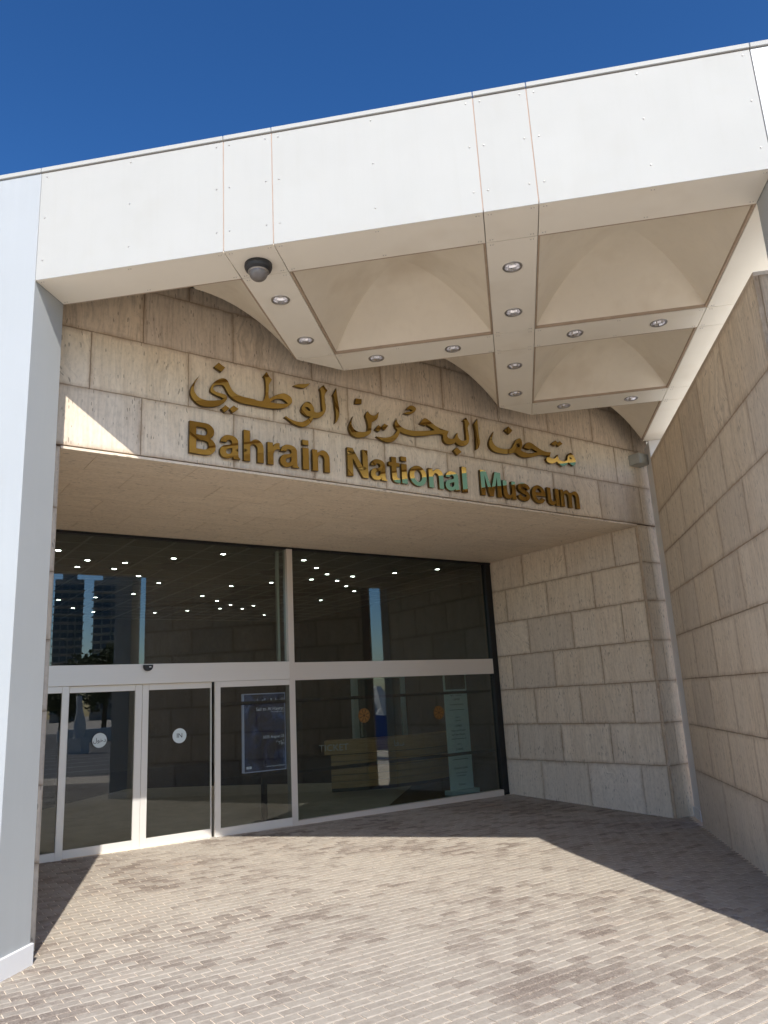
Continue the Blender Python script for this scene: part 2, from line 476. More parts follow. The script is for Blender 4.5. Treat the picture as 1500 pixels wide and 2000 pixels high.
# dusty pavers: the tint of each one is stored on its faces
def paver_material():
    m, nt, N, L, P = newmat('dusty_brick_paver')
    tc = N.new('ShaderNodeTexCoord'); geo = N.new('ShaderNodeNewGeometry')
    at = nd(nt, 'ShaderNodeAttribute', attribute_name='tint')
    pos = geo.outputs['Position']
    base = ramp(nt, at.outputs['Fac'], [(0.0, (0.135, 0.10, 0.08)), (0.25, (0.18, 0.14, 0.115)), (0.5, (0.21, 0.18, 0.15)), (0.75, (0.225, 0.175, 0.14)), (0.93, (0.18, 0.165, 0.145)), (1.0, (0.25, 0.155, 0.105))]).outputs[0]
    sp = ramp(nt, noise(nt, pos, 75.0, 3, 0.7), [(0.47, 0.0), (0.66, 1.0)]).outputs[0]
    base = mixc(nt, mth(nt, 'MULTIPLY', sp, 0.55), base, (0.43, 0.38, 0.315))
    # wind-blown sand lies over most of the forecourt and is scuffed off in drifts
    big = noise(nt, mapping(nt, pos, (0.36, 0.75, 1), rot=(0, 0, 0.35)), 1.0, 4, 0.6, 0.6)
    mid = noise(nt, pos, 2.6, 4, 0.65)
    d = mth(nt, 'ADD', mth(nt, 'MULTIPLY', big, 0.72), mth(nt, 'ADD', mth(nt, 'MULTIPLY', mid, 0.28), mth(nt, 'MULTIPLY', mth(nt, 'SUBTRACT', at.outputs['Fac'], 0.5), 0.16)))
    d = mth(nt, 'ADD', d, mth(nt, 'MULTIPLY', mth(nt, 'SUBTRACT', noise(nt, pos, 13.0, 4, 0.7), 0.5), 0.30))
    dust = ramp(nt, d, [(0.33, 0.20), (0.42, 0.5), (0.485, 0.84), (0.62, 0.97)]).outputs[0]
    fine = noise(nt, pos, 22.0, 4, 0.7)
    dcol = mixc(nt, fine, (0.305, 0.270, 0.222), (0.425, 0.382, 0.322))
    col = mixc(nt, mth(nt, 'MULTIPLY', dust, mth(nt, 'ADD', 0.62, mth(nt, 'MULTIPLY', fine, 0.6))), base, dcol)
    tone = ramp(nt, at.outputs['Fac'], [(0.0, 0.94), (1.0, 1.04)]).outputs[0]
    col = mixc(nt, 1.0, col, tone, 'MULTIPLY')
    L.new(col, P.inputs['Base Color']); P.inputs['Roughness'].default_value = 0.9; P.inputs['Specular IOR Level'].default_value = 0.15
    L.new(bump(nt, noise(nt, pos, 95.0, 4, 0.75), 0.5, 0.004), P.inputs['Normal'])
    return m
M['paver'] = paver_material()
M['sand'] = plain('joint_sand', (0.70, 0.60, 0.475), 0.95, 0.05, 0.25, 4)
M['concrete'] = plain('forecourt_paving', (0.66, 0.575, 0.47), 0.9, 0.1, 0.15, 0.5)
M['asphalt'] = plain('car_park_asphalt', (0.20, 0.19, 0.18), 0.9, 0.1, 0.3, 0.6)
M['line'] = plain('road_paint', (0.72, 0.72, 0.70), 0.7, 0.2, 0.1, 3)
g = grid_sheet('ground', [-1500, -300, -60, -20, 0, 20, 60, 300, 1500], [-1500, -300, -60, -20, 0, 20, 60, 300, 1500], lambda x, y: -0.16, M['concrete'])
tag(g, 'pale sandy ground stretching away around the museum', kind='structure')
cp = grid_sheet('car_park', lin(9.5, 75, 6), lin(-55, 1.5, 6), lambda x, y: -0.15, M['asphalt'])
tag(cp, 'dark car park surface beyond the forecourt, seen mirrored in the doors', kind='structure')
for i in range(11):
    for k in range(2):
        b = MB(); b.box(-0.06, 0.06, -2.4, 2.4, 0, 0.004)
        b.build('parking_line', M['line'], cp, (11.5 + i * 2.6 + k * 3.4, -2.5 - k * 8.5 - i * 1.3, -0.146), rotz=math.radians(-26))
pav = grid_sheet('pavement', lin(-9, 9, 36), lin(-3, 17, 40), lambda x, y: ground_z(x, y) - 0.0075, M['sand'])
tag(pav, 'forecourt paved with dusty brick pavers in running bond', kind='structure')
PL, PW_, PJ = 0.18, 0.09, 0.008
TINTS = [random.random() for _ in range(16)]
def paver_geo(vx, tint_unused=None):
    l, w, c, h = PL - PJ, PW_ - PJ, 0.006, 0.03
    A = [(-l / 2, -w / 2, -h), (l / 2, -w / 2, -h), (l / 2, w / 2, -h), (-l / 2, w / 2, -h)]
    Bv = [(x, y, -0.005) for x, y, _ in A]
    Cv = [(x - math.copysign(c, x), y - math.copysign(c, y), 0) for x, y, _ in A]
    v = A + Bv + Cv
    f = [(8, 9, 10, 11)] + [(4 + i, 4 + (i + 1) % 4, 8 + (i + 1) % 4, 8 + i) for i in range(4)] + [(i, (i + 1) % 4, 4 + (i + 1) % 4, 4 + i) for i in range(4)]
    return v, f
pv, pf = paver_geo(0)
pmesh = []
for t in TINTS:
    me = bpy.data.meshes.new('paver'); me.from_pydata(pv, [], pf); me.materials.append(M['paver'])
    a = me.attributes.new('tint', 'FLOAT', 'FACE'); a.data.foreach_set('value', [t] * len(pf)); pmesh.append(me)
cam_inv = cam.matrix_world.inverted()
def img(p):
    q = cam_inv @ Vector(p)
    if q.z > -0.1: return None
    return (750 + 1494.69 * q.x / -q.z, 1000 - 1494.69 * q.y / -q.z, -q.z)
spots = []
for j in range(-122, 41):
    dd = j * PW_ + 0.03
    for i in range(-67, 67):
        uu = i * PL + (0.5 * PL if j % 2 else 0.0) + 0.02
        p = W(uu, dd)
        if not (-8.2 < p.x < 6.5 and -1.5 < p.y < 16.6): continue
        if dd > 0.32 and not (U0 - 0.02 < uu < U1 + 0.02): continue
        if dd > DG - 0.12: continue
        if p.x > XR - 0.05 and p.y > Y0 + 0.6: continue
        if XL - BW < p.x < XL - 0.05 and Y0 + 0.05 < p.y < Y1 - 0.05: continue
        q = img((p.x, p.y, ground_z(p.x, p.y)))
        vis = q is not None and -10 < q[0] < 1510 and -10 < q[1] < 2010
        spots.append((0 if vis else 1, q[2] if q else 99, uu, dd, p))
spots.sort(key=lambda s: (s[0], s[1]))
ground_rot = R45
rest_v, rest_f, rest_t = [], [], []
rnd = random.Random(11)
for k, (nv, dist, uu, dd, p) in enumerate(spots):
    z = ground_z(p.x, p.y) + rnd.uniform(-0.0012, 0.0012)
    e = 0.05
    gx = (ground_z(p.x + e, p.y) - ground_z(p.x - e, p.y)) / (2 * e); gy = (ground_z(p.x, p.y + e) - ground_z(p.x, p.y - e)) / (2 * e)
    nrm = Vector((-gx + rnd.uniform(-.006, .006), -gy + rnd.uniform(-.006, .006), 1)).normalized()
    rotm = Vector((0, 0, 1)).rotation_difference(nrm).to_matrix().to_4x4() @ Matrix.Rotation(ground_rot + rnd.uniform(-.012, .012), 4, 'Z')
    mat = Matrix.Translation((p.x, p.y, z)) @ rotm
    if k < 300 and nv == 0:
        o = bpy.data.objects.new('paver', pmesh[rnd.randrange(16)])
        o.matrix_world = mat; link(o, pav)
    else:
        b = len(rest_v); rest_v += [tuple(mat @ Vector(v)) for v in pv]
        rest_f += [tuple(b + i for i in f) for f in pf]; rest_t += [rnd.random()] * len(pf)
me = bpy.data.meshes.new('paver_field'); me.from_pydata(rest_v, [], rest_f); me.materials.append(M['paver'])
a = me.attributes.new('tint', 'FLOAT', 'FACE'); a.data.foreach_set('value', rest_t)
tag(add('paver_field', me, pav), kind='stuff')

# wind-blown grit, thickest along the foot of the walls
gr_rnd = random.Random(23)
gm_ = MB()
def grit(x, y):
    r = gr_rnd.uniform(0.0025, 0.008); z = ground_z(x, y)
    o = [(x + r * gr_rnd.uniform(.7, 1.2) * math.cos(a), y + r * gr_rnd.uniform(.7, 1.2) * math.sin(a), z - 0.001) for a in (0, 1.57, 3.14, 4.71)]
    top = (x + r * .2, y, z + r * gr_rnd.uniform(.6, 1.1))
    for k in range(4): gm_.poly([o[k], o[(k + 1) % 4], top])
for k in range(900):
    t = gr_rnd.random(); q = gr_rnd.expovariate(1 / 0.05)
    if k % 3 == 0: p_ = Vector((XR - 0.01 - q, 6.3 + 5.1 * t, 0))
    elif k % 3 == 1: p_ = W(U1 - 0.01 - q, DW + 3.2 * t)
    else: p_ = W(0.2 + 8.2 * t, DG - 0.13 - q)
    grit(p_.x, p_.y)
for k in range(260): grit(gr_rnd.uniform(-3.6, 2.0), gr_rnd.uniform(3.6, 9.5))
tag(gm_.build('grit', M['pale_grit'] if 'pale_grit' in M else plain('grit_stone', (0.30, 0.26, 0.21), 0.9, 0.1, 0.4, 40)), 'fine sandy grit scattered over the brick paving', 'grit', None, 'stuff')

# =================================================================== ENTRANCE WALL (the diagonal stone wall that carries the lettering)
ROWS = [-0.14, 0.66, 1.26, 1.86, 2.46, 3.06, 3.65, ZLIN]
ew = empty('entrance_wall', W(4.3, DW, 0.0), R45)
tag(ew, 'tall travertine clad entrance wall carrying the gold lettering', 'wall')
def E(u, d, z): return (u - 4.3, d - DW, z)
def ebox(name, u0, u1, d0, d1, z0, z1, mat, parent=None):
    return MB().box(u0 - 4.3, u1 - 4.3, d0 - DW, d1 - DW, z0, z1).build(name, mat, parent or ew)
ebox('wall_core', -0.32, 9.12, DW + 0.035, 0.75, ZLIN + 0.012, 6.56, M['mortar'])
ebox('wall_core', U1 + 0.035, 12.6, DW + 0.035, 0.95, -0.3, ZLIN + 0.01, M['mortar'])
ebox('wall_core', -0.32, U0 - 0.035, DW + 0.035, 3.95, -0.3, ZLIN + 0.01, M['mortar'])
LZ = [ZLIN + 0.017, 4.855, 5.455, 6.05, 6.56]
for r in range(4):
    js = [(0.84 if r % 2 == 0 else 0.335) + 0.987 * k for k in range(10)]
    for a_, b_ in cuts(-0.3, 9.1, js):
        panel(ew, 'stone_panel', *E(a_, DW, LZ[r]), b_ - a_, LZ[r + 1] - LZ[r], M['trav_top'] if r >= 2 else M['trav'])
for r in range(7):
    js = [8.80] if r in (1, 3, 5, 6) else []
    for a_, b_ in cuts(U1, 9.1, js):
        panel(ew, 'stone_panel', *E(a_, DW, ROWS[r]), b_ - a_, ROWS[r + 1] - ROWS[r], M['trav'])
    panel(ew, 'stone_panel', *E(-0.3, DW, ROWS[r]), U0 + 0.3, ROWS[r + 1] - ROWS[r], M['trav'])
# the recess: side walls and ceiling
rw = empty('recess_side_wall', W(U1, 2.0, 0.0), R45)
tag(rw, 'travertine panelled side wall of the entrance recess, right of the glass', 'wall')
MB().box(0.035, 0.5, DW + 0.05 - 2.0, 4.0 - 2.0, -0.3, ZLIN).build('wall_core', M['mortar'], rw)
for r in range(7):
    js = [(0.80 if r % 2 == 0 else 1.29) + 1.015 * k for k in range(4)]
    for a_, b_ in cuts(DW + 0.042, DG + 0.06, js):
        panel(rw, 'stone_panel', 0, b_ - 2.0, ROWS[r], b_ - a_, ROWS[r + 1] - ROWS[r], M['trav_plain'] if r == 0 else M['trav'], face='u')
lw = empty('recess_side_wall', W(U0, 2.0, 0.0), R45)
tag(lw, 'travertine side wall of the recess beside the left white column', 'wall')
for r in range(7):
    js = [(0.80 if r % 2 == 0 else 1.29) + 1.015 * k for k in range(4)]
    for a_, b_ in cuts(DW + 0.042, DG + 0.06, js):
        panel(lw, 'stone_panel', 0, a_ - 2.0, ROWS[r], b_ - a_, ROWS[r + 1] - ROWS[r], M['trav'], face='r')
rs = empty('recess_ceiling', W(4.3, 2.0, ZLIN), R45)
tag(rs, 'flat travertine slab ceiling over the glass entrance', 'ceiling')
MB().box(U0 - 4.6, U1 - 4.0, 0.76 - 2.0, 4.0 - 2.0, 0.012, 0.5).build('ceiling_core', M['seal'], rs)
DL = [DW, 0.86, 1.43, 2.0, 2.56, 3.13, DG + 0.06]
for r in range(6):
    js = [0.45 + (0.5 if r % 2 else 0.0) + 1.0 * k for k in range(9)]
    for a_, b_ in cuts(U0 + 0.002, U1 - 0.002, js):
        me = slab_mesh('ceiling_slab', b_ - a_ - 0.002, DL[r + 1] - DL[r] - 0.002, 0.026, M['trav_soffit'], 0.0012)
        add('ceiling_slab', me, rs, (a_ - 4.3 + 0.001, DL[r + 1] - 2.0 - 0.001, -0.018 - random.uniform(0, 0.001)), (math.pi / 2, 0, 0))

# =================================================================== FREE-STANDING SIDE WALL
SW0, SW1, SWT = 6.20, 11.47, 5.10
sw = empty('side_wall', (XR, SW1, 0))
tag(sw, 'free-standing travertine wall at the right, stopping short of the canopy', 'wall')
SWW = 1.1
MB().box(0.036, SWW - 0.036, SW0 - SW1 + 0.036, -0.036, -0.35, SWT - 0.04).build('wall_core', M['mortar'], sw)
SR = ROWS[:-1] + [4.25, SWT - 0.034]
SR[0] = -0.2
for r in range(8):
    js = [(7.4 if r in (1, 3, 5, 7) else 6.9) + k for k in range(5)]
    if r == 0: js = [7.0, 8.5, 10.0]
    mt = M['trav_plain'] if r == 0 else (M['trav_top'] if r == 7 else M['trav'])
    for a_, b_ in cuts(SW0, SW1, js):
        panel(sw, 'stone_panel', 0, b_ - SW1, SR[r], b_ - a_, SR[r + 1] - SR[r], mt, face='u')
        panel(sw, 'stone_panel', SWW, a_ - SW1, SR[r], b_ - a_, SR[r + 1] - SR[r], mt, face='r')
    for a_, b_ in cuts(0.04, SWW - 0.04, [0.55] if r % 2 else []):
        panel(sw, 'stone_panel', a_, SW0 - SW1, SR[r], b_ - a_, SR[r + 1] - SR[r], M['trav_top'] if r > 4 else mt)
for a_, b_ in cuts(SW0, SW1, [7.2, 8.2, 9.2, 10.2]):
    bevel_box('coping_stone', -0.002, SWW + 0.002, a_ - SW1 + 0.002, b_ - SW1 - 0.002, SWT - 0.036, SWT, M['trav_plain'], sw, 0.004, 1)

MB().box(0.012, SWW - 0.012, SW0 - SW1 + 0.012, -0.012, SWT + 0.002, SWT + 0.006).build('bounce_sheet', plain('bounce_white', (0.86, 0.83, 0.76), 0.7, 0.2, 0.03), sw)  # unseen white sheet added on the wall top to bounce sun onto the soffit

# =================================================================== CANOPY
cn = empty('canopy', (XL, Y0, ZS))
tag(cn, 'white panelled entrance canopy with coffered underside', 'canopy')
ZC = 6.588
cl = (-XL, -Y0, -ZS)
core = MB()
core.box(XL + 0.004, XR - 0.004, Y0 + 0.0025, Y0 + 0.10, ZS + 0.022, ZC - 0.004)
core.build('fascia_core', plain('fascia_seam', (0.36, 0.27, 0.215), 0.8, 0.1, 0.2, 12), cn, cl)
def studs(parent, pts, r=0.0065, axis='y', n=8):
    m = MB()
    for p in pts: m.lathe([(r, 0), (r * 0.9, -0.004), (r * 0.5, -0.0065), (0, -0.007)], p, n, axis)
    return tag(m.build('fixing_studs', M['stud'], parent), kind='stuff')
for i in range(5):
    x0, x1 = JX[i], JX[i + 1]; wd = x1 - x0
    o = add('fascia_panel', slab_mesh('fascia_panel', wd - 0.009, ZC - ZS - 0.009, 0.0024, M['white'], 0.001), cn, (x0 - XL + 0.0045, 0, 0.001))
    xs = [0.055, wd / 2, wd - 0.065] if wd > 1 else [0.05, wd - 0.06]
    zs = [0.19, 0.61, 1.03]
    studs(o, [(x, 0.0, z) for x in xs for z in zs if not (wd > 1 and x == xs[1] and False)])
for a_, b_ in zip([XL - BW - 0.05] + JX, JX + [XR + BW + 0.05]):
    bevel_box('coping', a_ - XL + 0.003, b_ - XL - 0.003, -0.014, 0.36, ZC - ZS, ZT - ZS + 0.008, M['white'], cn, 0.004, 1)
MB().box(XL - 0.4, XR + BW - 0.02, Y0 + 0.3, 30, 6.565, 6.615).build('roof_slab', M['white'], cn, cl)
MB().box(XR + BW - 0.04, XR + BW - 0.002, Y1 + 0.002, Y6 + BW + 0.3, ZS + 0.021, ZC - 0.004).build('side_fascia', M['white'], cn, cl)
MB().box(XR + 0.3, XR + BW + 1.0, Y6 + BW + 0.3, Y6 + BW + 0.35, ZS + 0.021, ZC - 0.004).build('side_fascia', M['white'], cn, cl)
LIGHTS = []
BR = BW            # width of the canopy's edge strip past the right-hand coffers
for xa, yy in ((0.5 * (JX[1] + JX[2]), (Y1 + 0.445, Y1 + 1.31)), (0.5 * (JX[3] + JX[4]), (Y1 + 0.435, Y1 + 1.29, Y1 + 2.605, Y1 + 3.47))):
    for y in yy: LIGHTS.append((xa, y))
for yb, xx in ((0.5 * (YR[2] + YR[3]), (-1.261, -0.404, 0.909, 1.774)), (0.5 * (YR[4] + YR[5]), (0.901, 1.776))):
    for x in xx: LIGHTS.append((x, yb))
LR = 0.083
def soffit(poly, joint=0.0035):
    poly = clip_diag(poly)
    if len(poly) < 3: return
    # inset for the joint
    n = len(poly); ins = []
    for i in range(n):
        p0, p1, p2 = Vector(poly[i - 1]), Vector(poly[i]), Vector(poly[(i + 1) % n])
        a = (p1 - p0).normalized(); b = (p2 - p1).normalized()
        na, nb = Vector((-a.y, a.x)), Vector((-b.y, b.x))
        ins.append(tuple(p1 + (na + nb) * (joint / max(0.3, 1 + na.dot(nb)))))
    xs = [p[0] for p in poly]; ys = [p[1] for p in poly]
    inside = [l for l in LIGHTS if min(xs) < l[0] < max(xs) and min(ys) < l[1] < max(ys)]
    c = (sum(xs) / n, sum(ys) / n)
    loops = [[(x - c[0], y - c[1]) for x, y in ins]] + [circle(l[0] - c[0], l[1] - c[1], LR - 0.006, 24)[::-1] for l in inside]
    o = add('soffit_panel', fill_mesh('soffit_panel', loops, 0.02, M['soffit'], 0.0, False), cn, (c[0] - XL, c[1] - Y0, 0.010))
    loops = [[(0.3 * (x - c[0]) + 0.7 * (xi - c[0]), 0.3 * (y - c[1]) + 0.7 * (yi - c[1])) for (x, y), (xi, yi) in zip(poly, ins)]] + [circle(l[0] - c[0], l[1] - c[1], LR + 0.002, 24)[::-1] for l in inside]
    add('soffit_backing', fill_mesh('soffit_backing', loops, 0.012, M['seal'], 0.0, False), o, (0, 0, 0.008))
    # paired fixing screws near the corners
    pts = []
    for i, (px, py) in enumerate(ins):
        v = Vector((c[0] - px, c[1] - py))
        if v.length < 0.25: continue
        v.normalize()
        q = Vector((px, py)) + Vector((math.copysign(0.045, v.x), math.copysign(0.035, v.y)))
        for s in (-0.011, 0.011): pts.append((q.x - c[0] + s, q.y - c[1], -0.010))
    if max(xs) - min(xs) > 1.2:
        for y in (min(ys) + 0.04, max(ys) - 0.04):
            for s in (-0.011, 0.011):
                if abs(y - c[1]) < 0.3: pts.append((s, y - c[1], -0.010))
    if pts: studs(o, pts, 0.005, 'z', 6)
rect = lambda x0, x1, y0, y1: [(x0, y0), (x1, y0), (x1, y1), (x0, y1)]
for jb in range(3):                      # beams along the fascia, with the crossing pieces
    for i in range(5): soffit(rect(JX[i], JX[i + 1], YR[2 * jb], YR[2 * jb + 1]))
for ib in (1, 3):                        # beams running back
    for jc in range(3): soffit(rect(JX[ib], JX[ib + 1], YR[2 * jc + 1], YR[2 * jc + 2]))
for k in range(1, 6): soffit(rect(XR, XR + BR, YR[k], YR[k + 1]))
soffit(rect(XR + 0.055, XR + BW + 0.06, Y6, Y6 + BW))
def coffer(i, j):
    x0, x1, y0, y1 = JX[2 * i], JX[2 * i + 1], YR[2 * j + 1], YR[2 * j + 2]
    cx, cy, h = (x0 + x1) / 2, (y0 + y1) / 2, (x1 - x0) / 2
    hi = h - 0.022
    bm = bmesh.new()
    n = 14
    prof = lambda t: 0.03 + 0.50 * (1 - t ** 2.2)
    for s in range(4):
        ca, sa = [(1, 0), (0, 1), (-1, 0), (0, -1)][s]
        rows = []
        for k in range(n + 1):
            t = 1 - k / n
            rows.append([bm.verts.new((cx + ca * t * hi - sa * q * t * hi, cy + sa * t * hi + ca * q * t * hi, prof(t))) for q in lin(-1, 1, 10)])
        for A, B in zip(rows[:-1], rows[1:]):
            for q in range(10):
                try:
                    f = bm.faces.new((A[q], B[q], B[q + 1], A[q + 1])); f.smooth = True
                except ValueError: pass
    # lip round the mouth
    for (ax, ay), (bx_, by_) in (((-1, -1), (1, -1)), ((1, -1), (1, 1)), ((1, 1), (-1, 1)), ((-1, 1), (-1, -1))):
        P = lambda r, z, sx, sy: bm.verts.new((cx + sx * r, cy + sy * r, z))
        for (r0, z0), (r1, z1) in (((h, 0.004), (h - 0.018, 0.004)), ((h - 0.018, 0.004), (h - 0.022, 0.032))):
            f = bm.faces.new((P(r0, z0, ax, ay), P(r0, z0, bx_, by_), P(r1, z1, bx_, by_), P(r1, z1, ax, ay))); f.material_index = 1
    bmesh.ops.remove_doubles(bm, verts=[v for v in bm.verts if abs(v.co.x - cx) < 1e-4 and abs(v.co.y - cy) < 1e-4], dist=1e-3)
    bmesh.ops.bisect_plane(bm, geom=list(bm.verts) + list(bm.edges) + list(bm.faces), plane_co=(XL, Y1, 0), plane_no=tuple(DV), clear_outer=True)
    me = bpy.data.meshes.new('coffer'); bm.to_mesh(me); bm.free()
    for v in me.vertices: v.co -= Vector((cx, cy, 0))
    me.materials.append(M['coffer']); me.materials.append(M['seal'])
    add('coffer', me, cn, (cx - XL, cy - Y0, 0))
for i in range(3):
    for j in range(i + 1): coffer(i, j)

# =================================================================== COLUMNS
def column(label, x, y, top, mat='column'):
    t = empty('portal_column', (x + BW / 2, y + BW / 2, ground_z(x, y) - 0.05))
    tag(t, label, 'column')
    z0 = t.location.z
    h = BW / 2
    bevel_box('shaft', -h, h, -h, h, 0.02, top - z0, M[mat], t, 0.004, 1)
    bevel_box('plinth', -h - 0.02, h + 0.02, -h - 0.02, h + 0.02, 0, ground_z(x, y) + 0.143 - z0, M['plinth'], t, 0.005, 1)
    return t
column('pale blue-grey square column at the left end of the fascia', XL - BW - 0.002, Y0 + 0.001, ZC - 0.002)
column('pale blue-grey square column at the right end of the fascia', XR + 0.002, Y0 + 0.001, ZC - 0.002)
column('slim sliver of pale column in the corner between the stone walls', XR + 0.085, Y6 + 0.002, ZS - 0.001, 'plinth')  # same paint as the other columns; white colour stands in for light on it

# =================================================================== LETTERING
ARABIC = [
 ['1426,1204c 1382,1144 1349,1085 1332,1045 1322,995 1326,965 1339,935 1357,914 1392,884 1440,866 1505,865 1578,879 1639,903 1688,940 1722,980 1730,1010 1722,1027 1701,1042 1645,1046 1602,1053 1581,1068 1575,1085 1581,1105 1602,1125 1639,1138 1676,1143 1701,1126 1723,1086 1744,1053 1775,1025 1813,1001 1863,985 1927,978 2023,978 2064,979 2152,978 2235,981 2310,989 2387,1007 2433,1027 2480,1063 2509,1097 2515,1124 2502,1159 2468,1182 2422,1193 2375,1182 2321,1157 2267,1121 2233,1095c 2222,1109 2221,1159 2226,1219 2228,1259 2265,1326c 2230,1363 2203,1409c 2162,1348c 2181,1319 2187,1233 2185,1152 2177,1107 2165,1072 2143,1050 2109,1044 2065,1046 2057,1051 1960,1054 1896,1058 1839,1072 1795,1101 1764,1145 1742,1197 1717,1220 1680,1223 1639,1204 1596,1170 1565,1129 1547,1095 1540,1062 1547,1039 1572,1026 1614,1009 1651,1004 1691,990c 1670,975 1627,961 1566,946 1511,937 1451,941 1409,957 1380,988 1365,1015 1360,1051 1373,1102 1399,1157', '2240,1058c 2289,1093 2351,1115 2397,1117 2435,1098 2456,1079c 2426,1069 2365,1062 2304,1054', ],
 ['2933,1399c 2987,1341c 2949,1283 2944,1210 2956,1136 2949,1082 2927,1040 2893,1000 2843,972 2802,964 2782,965c 2764,921 2735,887 2694,854 2646,833 2591,833 2529,848 2483,873 2411,911c 2431,925c 2469,907 2530,888 2593,884 2640,894 2688,919 2729,952 2744,970c 2698,973 2659,988 2632,1017 2629,1046 2646,1090 2679,1133 2716,1151 2748,1146 2775,1121 2794,1087 2797,1054 2813,1040 2854,1045 2908,1070c 2902,1141 2898,1247 2893,1314 2881,1343c', '2677,1073c 2710,1081 2737,1065 2749,1045c 2724,1041 2697,1054', ],
 ['2536,1311c 2590,1337 2654,1354 2711,1368 2759,1386c 2727,1350 2693,1320 2657,1305 2605,1302', ],
 ['3111,1400c 3113,1335 3124,1244 3136,1154 3136,1077 3122,1021 3099,975 3073,948c 3084,1007 3087,1091 3078,1174 3074,1257 3059,1301c', ],
 ['1634,1393c 1709,1351c 1664,1291c 1581,1332c', ],
 ['1710,921c 1759,894c 1703,838c 1660,871c', ],
 ['1803,935c 1863,906c 1796,848c 1757,885c', ],
 ['3335,1086c 3297,1023 3269,964 3262,929 3268,896 3288,858 3325,830 3379,822 3441,832 3505,859 3554,894 3580,930 3587,983 3595,1051c 3653,1085 3683,1118 3698,1163 3708,1204c 3674,1166 3632,1145 3592,1145 3562,1164 3543,1185c 3518,1152 3508,1116 3525,1070 3537,1009 3535,954 3517,926 3476,909 3414,899 3360,907 3323,932 3306,970 3305,1011 3318,1054', ],
 ['3378,1318c 3464,1323c 3457,1259c 3368,1248c', ],
 ['3690,1032c 3740,1005c 3688,943c 3638,967c', ],
 ['3781,1065c 3839,1050c 3779,981c 3735,1004c', ],
 ['3972,1158c 3986,1114 4021,1081 4070,1057 4145,1044 4248,1049 4336,1061 4407,1076 4491,1093 4568,1110c 4519,1133 4463,1155 4447,1167 4427,1145c 4336,1161c 4372,1205 4408,1241 4450,1248 4502,1224 4566,1186 4631,1159 4697,1145 4765,1139 4806,1134c 4777,1078 4779,1054 4803,1037 4846,1036 4886,1051 4911,1078 4932,1113 4958,1142c 4957,1100 4971,1067 5004,1046 5052,1043 5100,1062c 5102,1134 5099,1241 5098,1319 5070,1325c 5127,1382c 5155,1344 5182,1301c 5144,1245 5148,1191 5154,1121 5150,1063 5130,1021 5091,986 5036,967 4978,966 4932,981 4912,1003c 4879,977 4834,959 4790,951 4748,956 4716,981 4703,1021 4703,1070c 4657,1070 4588,1056 4520,1039 4451,1018 4401,1006 4330,992 4243,978 4157,976 4073,984 4011,1000c 3991,951 3950,898 3898,855 3839,830 3782,830 3726,846 3679,866 3650,881c 3720,879 3794,888 3869,914 3929,954 3975,1016c 3948,1043 3937,1084 3951,1122', ],
 ['4089,1256c 4146,1283 4199,1298 4228,1316 4201,1327 4140,1313c 4164,1354 4209,1381 4257,1380 4290,1355 4273,1316 4227,1279 4169,1251', ],
 ['4927,937c 5001,881c 4921,823c 4863,882c', ],
 ['5332,1400c 5330,1323 5329,1236 5334,1149 5342,1079 5328,1019 5300,972 5262,948c 5273,1025 5276,1126 5278,1227 5262,1315c', ],
 ['5613,1263c 5561,1191 5522,1126 5506,1065 5522,1019 5568,982 5647,965 5761,967 5879,984 5987,1013 6061,981 6139,967 6234,978 6332,1005 6418,1032 6503,1055 6587,1058 6649,1053c 6614,1029 6600,1002 6623,970 6684,955 6757,970 6819,1002c 6857,976 6911,952 6985,962 7042,1001 7068,1026c 7122,997 7171,980c 7224,1032 7228,1085 7204,1134 7166,1176 7122,1177 7079,1137 7057,1092 7036,1053 6973,1026 6895,1030 6862,1054 6862,1117c 6823,1080 6790,1049 6724,1035 6677,1051c 6713,1128c 6611,1121 6515,1138 6424,1170 6346,1204 6279,1212 6223,1190 6183,1144 6166,1118c 6271,1099c 6322,1124 6387,1104 6440,1091c 6340,1061 6243,1045 6151,1054 6100,1071c 6134,1131 6143,1193 6128,1231 6103,1244 6046,1218 5993,1160 5953,1104 5922,1070 5875,1053 5770,1037 5675,1042 5609,1071 5577,1115 5578,1174', '6022,1129 6052,1159 6074,1157 6090,1125 6064,1103 6039,1109', '7096,1106c 7133,1108 7151,1083c 7114,1082', ],
 ['5904,1387c 5976,1337c 5902,1270c 5824,1320c', ],
 ['6837,1327c 6888,1293c 6812,1236c 6752,1266c', ],
 ['6934,1331c 6987,1297c 6891,1238c 6857,1277c', ],
]

def sign_letter(parent, loops, u0, z0, name='letter'):
    me = fill_mesh(name, loops, 0.042, [M['gold'], M['gold_side']], 0.0015)
    return add(name, me, parent, (0, 0, 0))
ar = empty('arabic_sign', W(4.3, DW - 0.036, 4.86), R45)
tag(ar, 'gold Arabic calligraphic lettering, the upper line on the stone wall', 'sign lettering')
for gl in ARABIC:
    loops = [[(u - 4.3, z - 4.86) for u, z in smooth_loop(s)] for s in gl]
    sign_letter(ar, loops, 0, 0)
en = empty('english_sign', W(4.3, DW - 0.036, 4.335), R45)
tag(en, 'gold block letters reading Bahrain National Museum, lower line on the stone wall', 'sign lettering')
def arc(cx, cy, rx, ry, a0, a1, n=10):
    return [(cx + rx * math.cos(math.radians(a0 + (a1 - a0) * i / n)), cy + ry * math.sin(math.radians(a0 + (a1 - a0) * i / n))) for i in range(n + 1)]
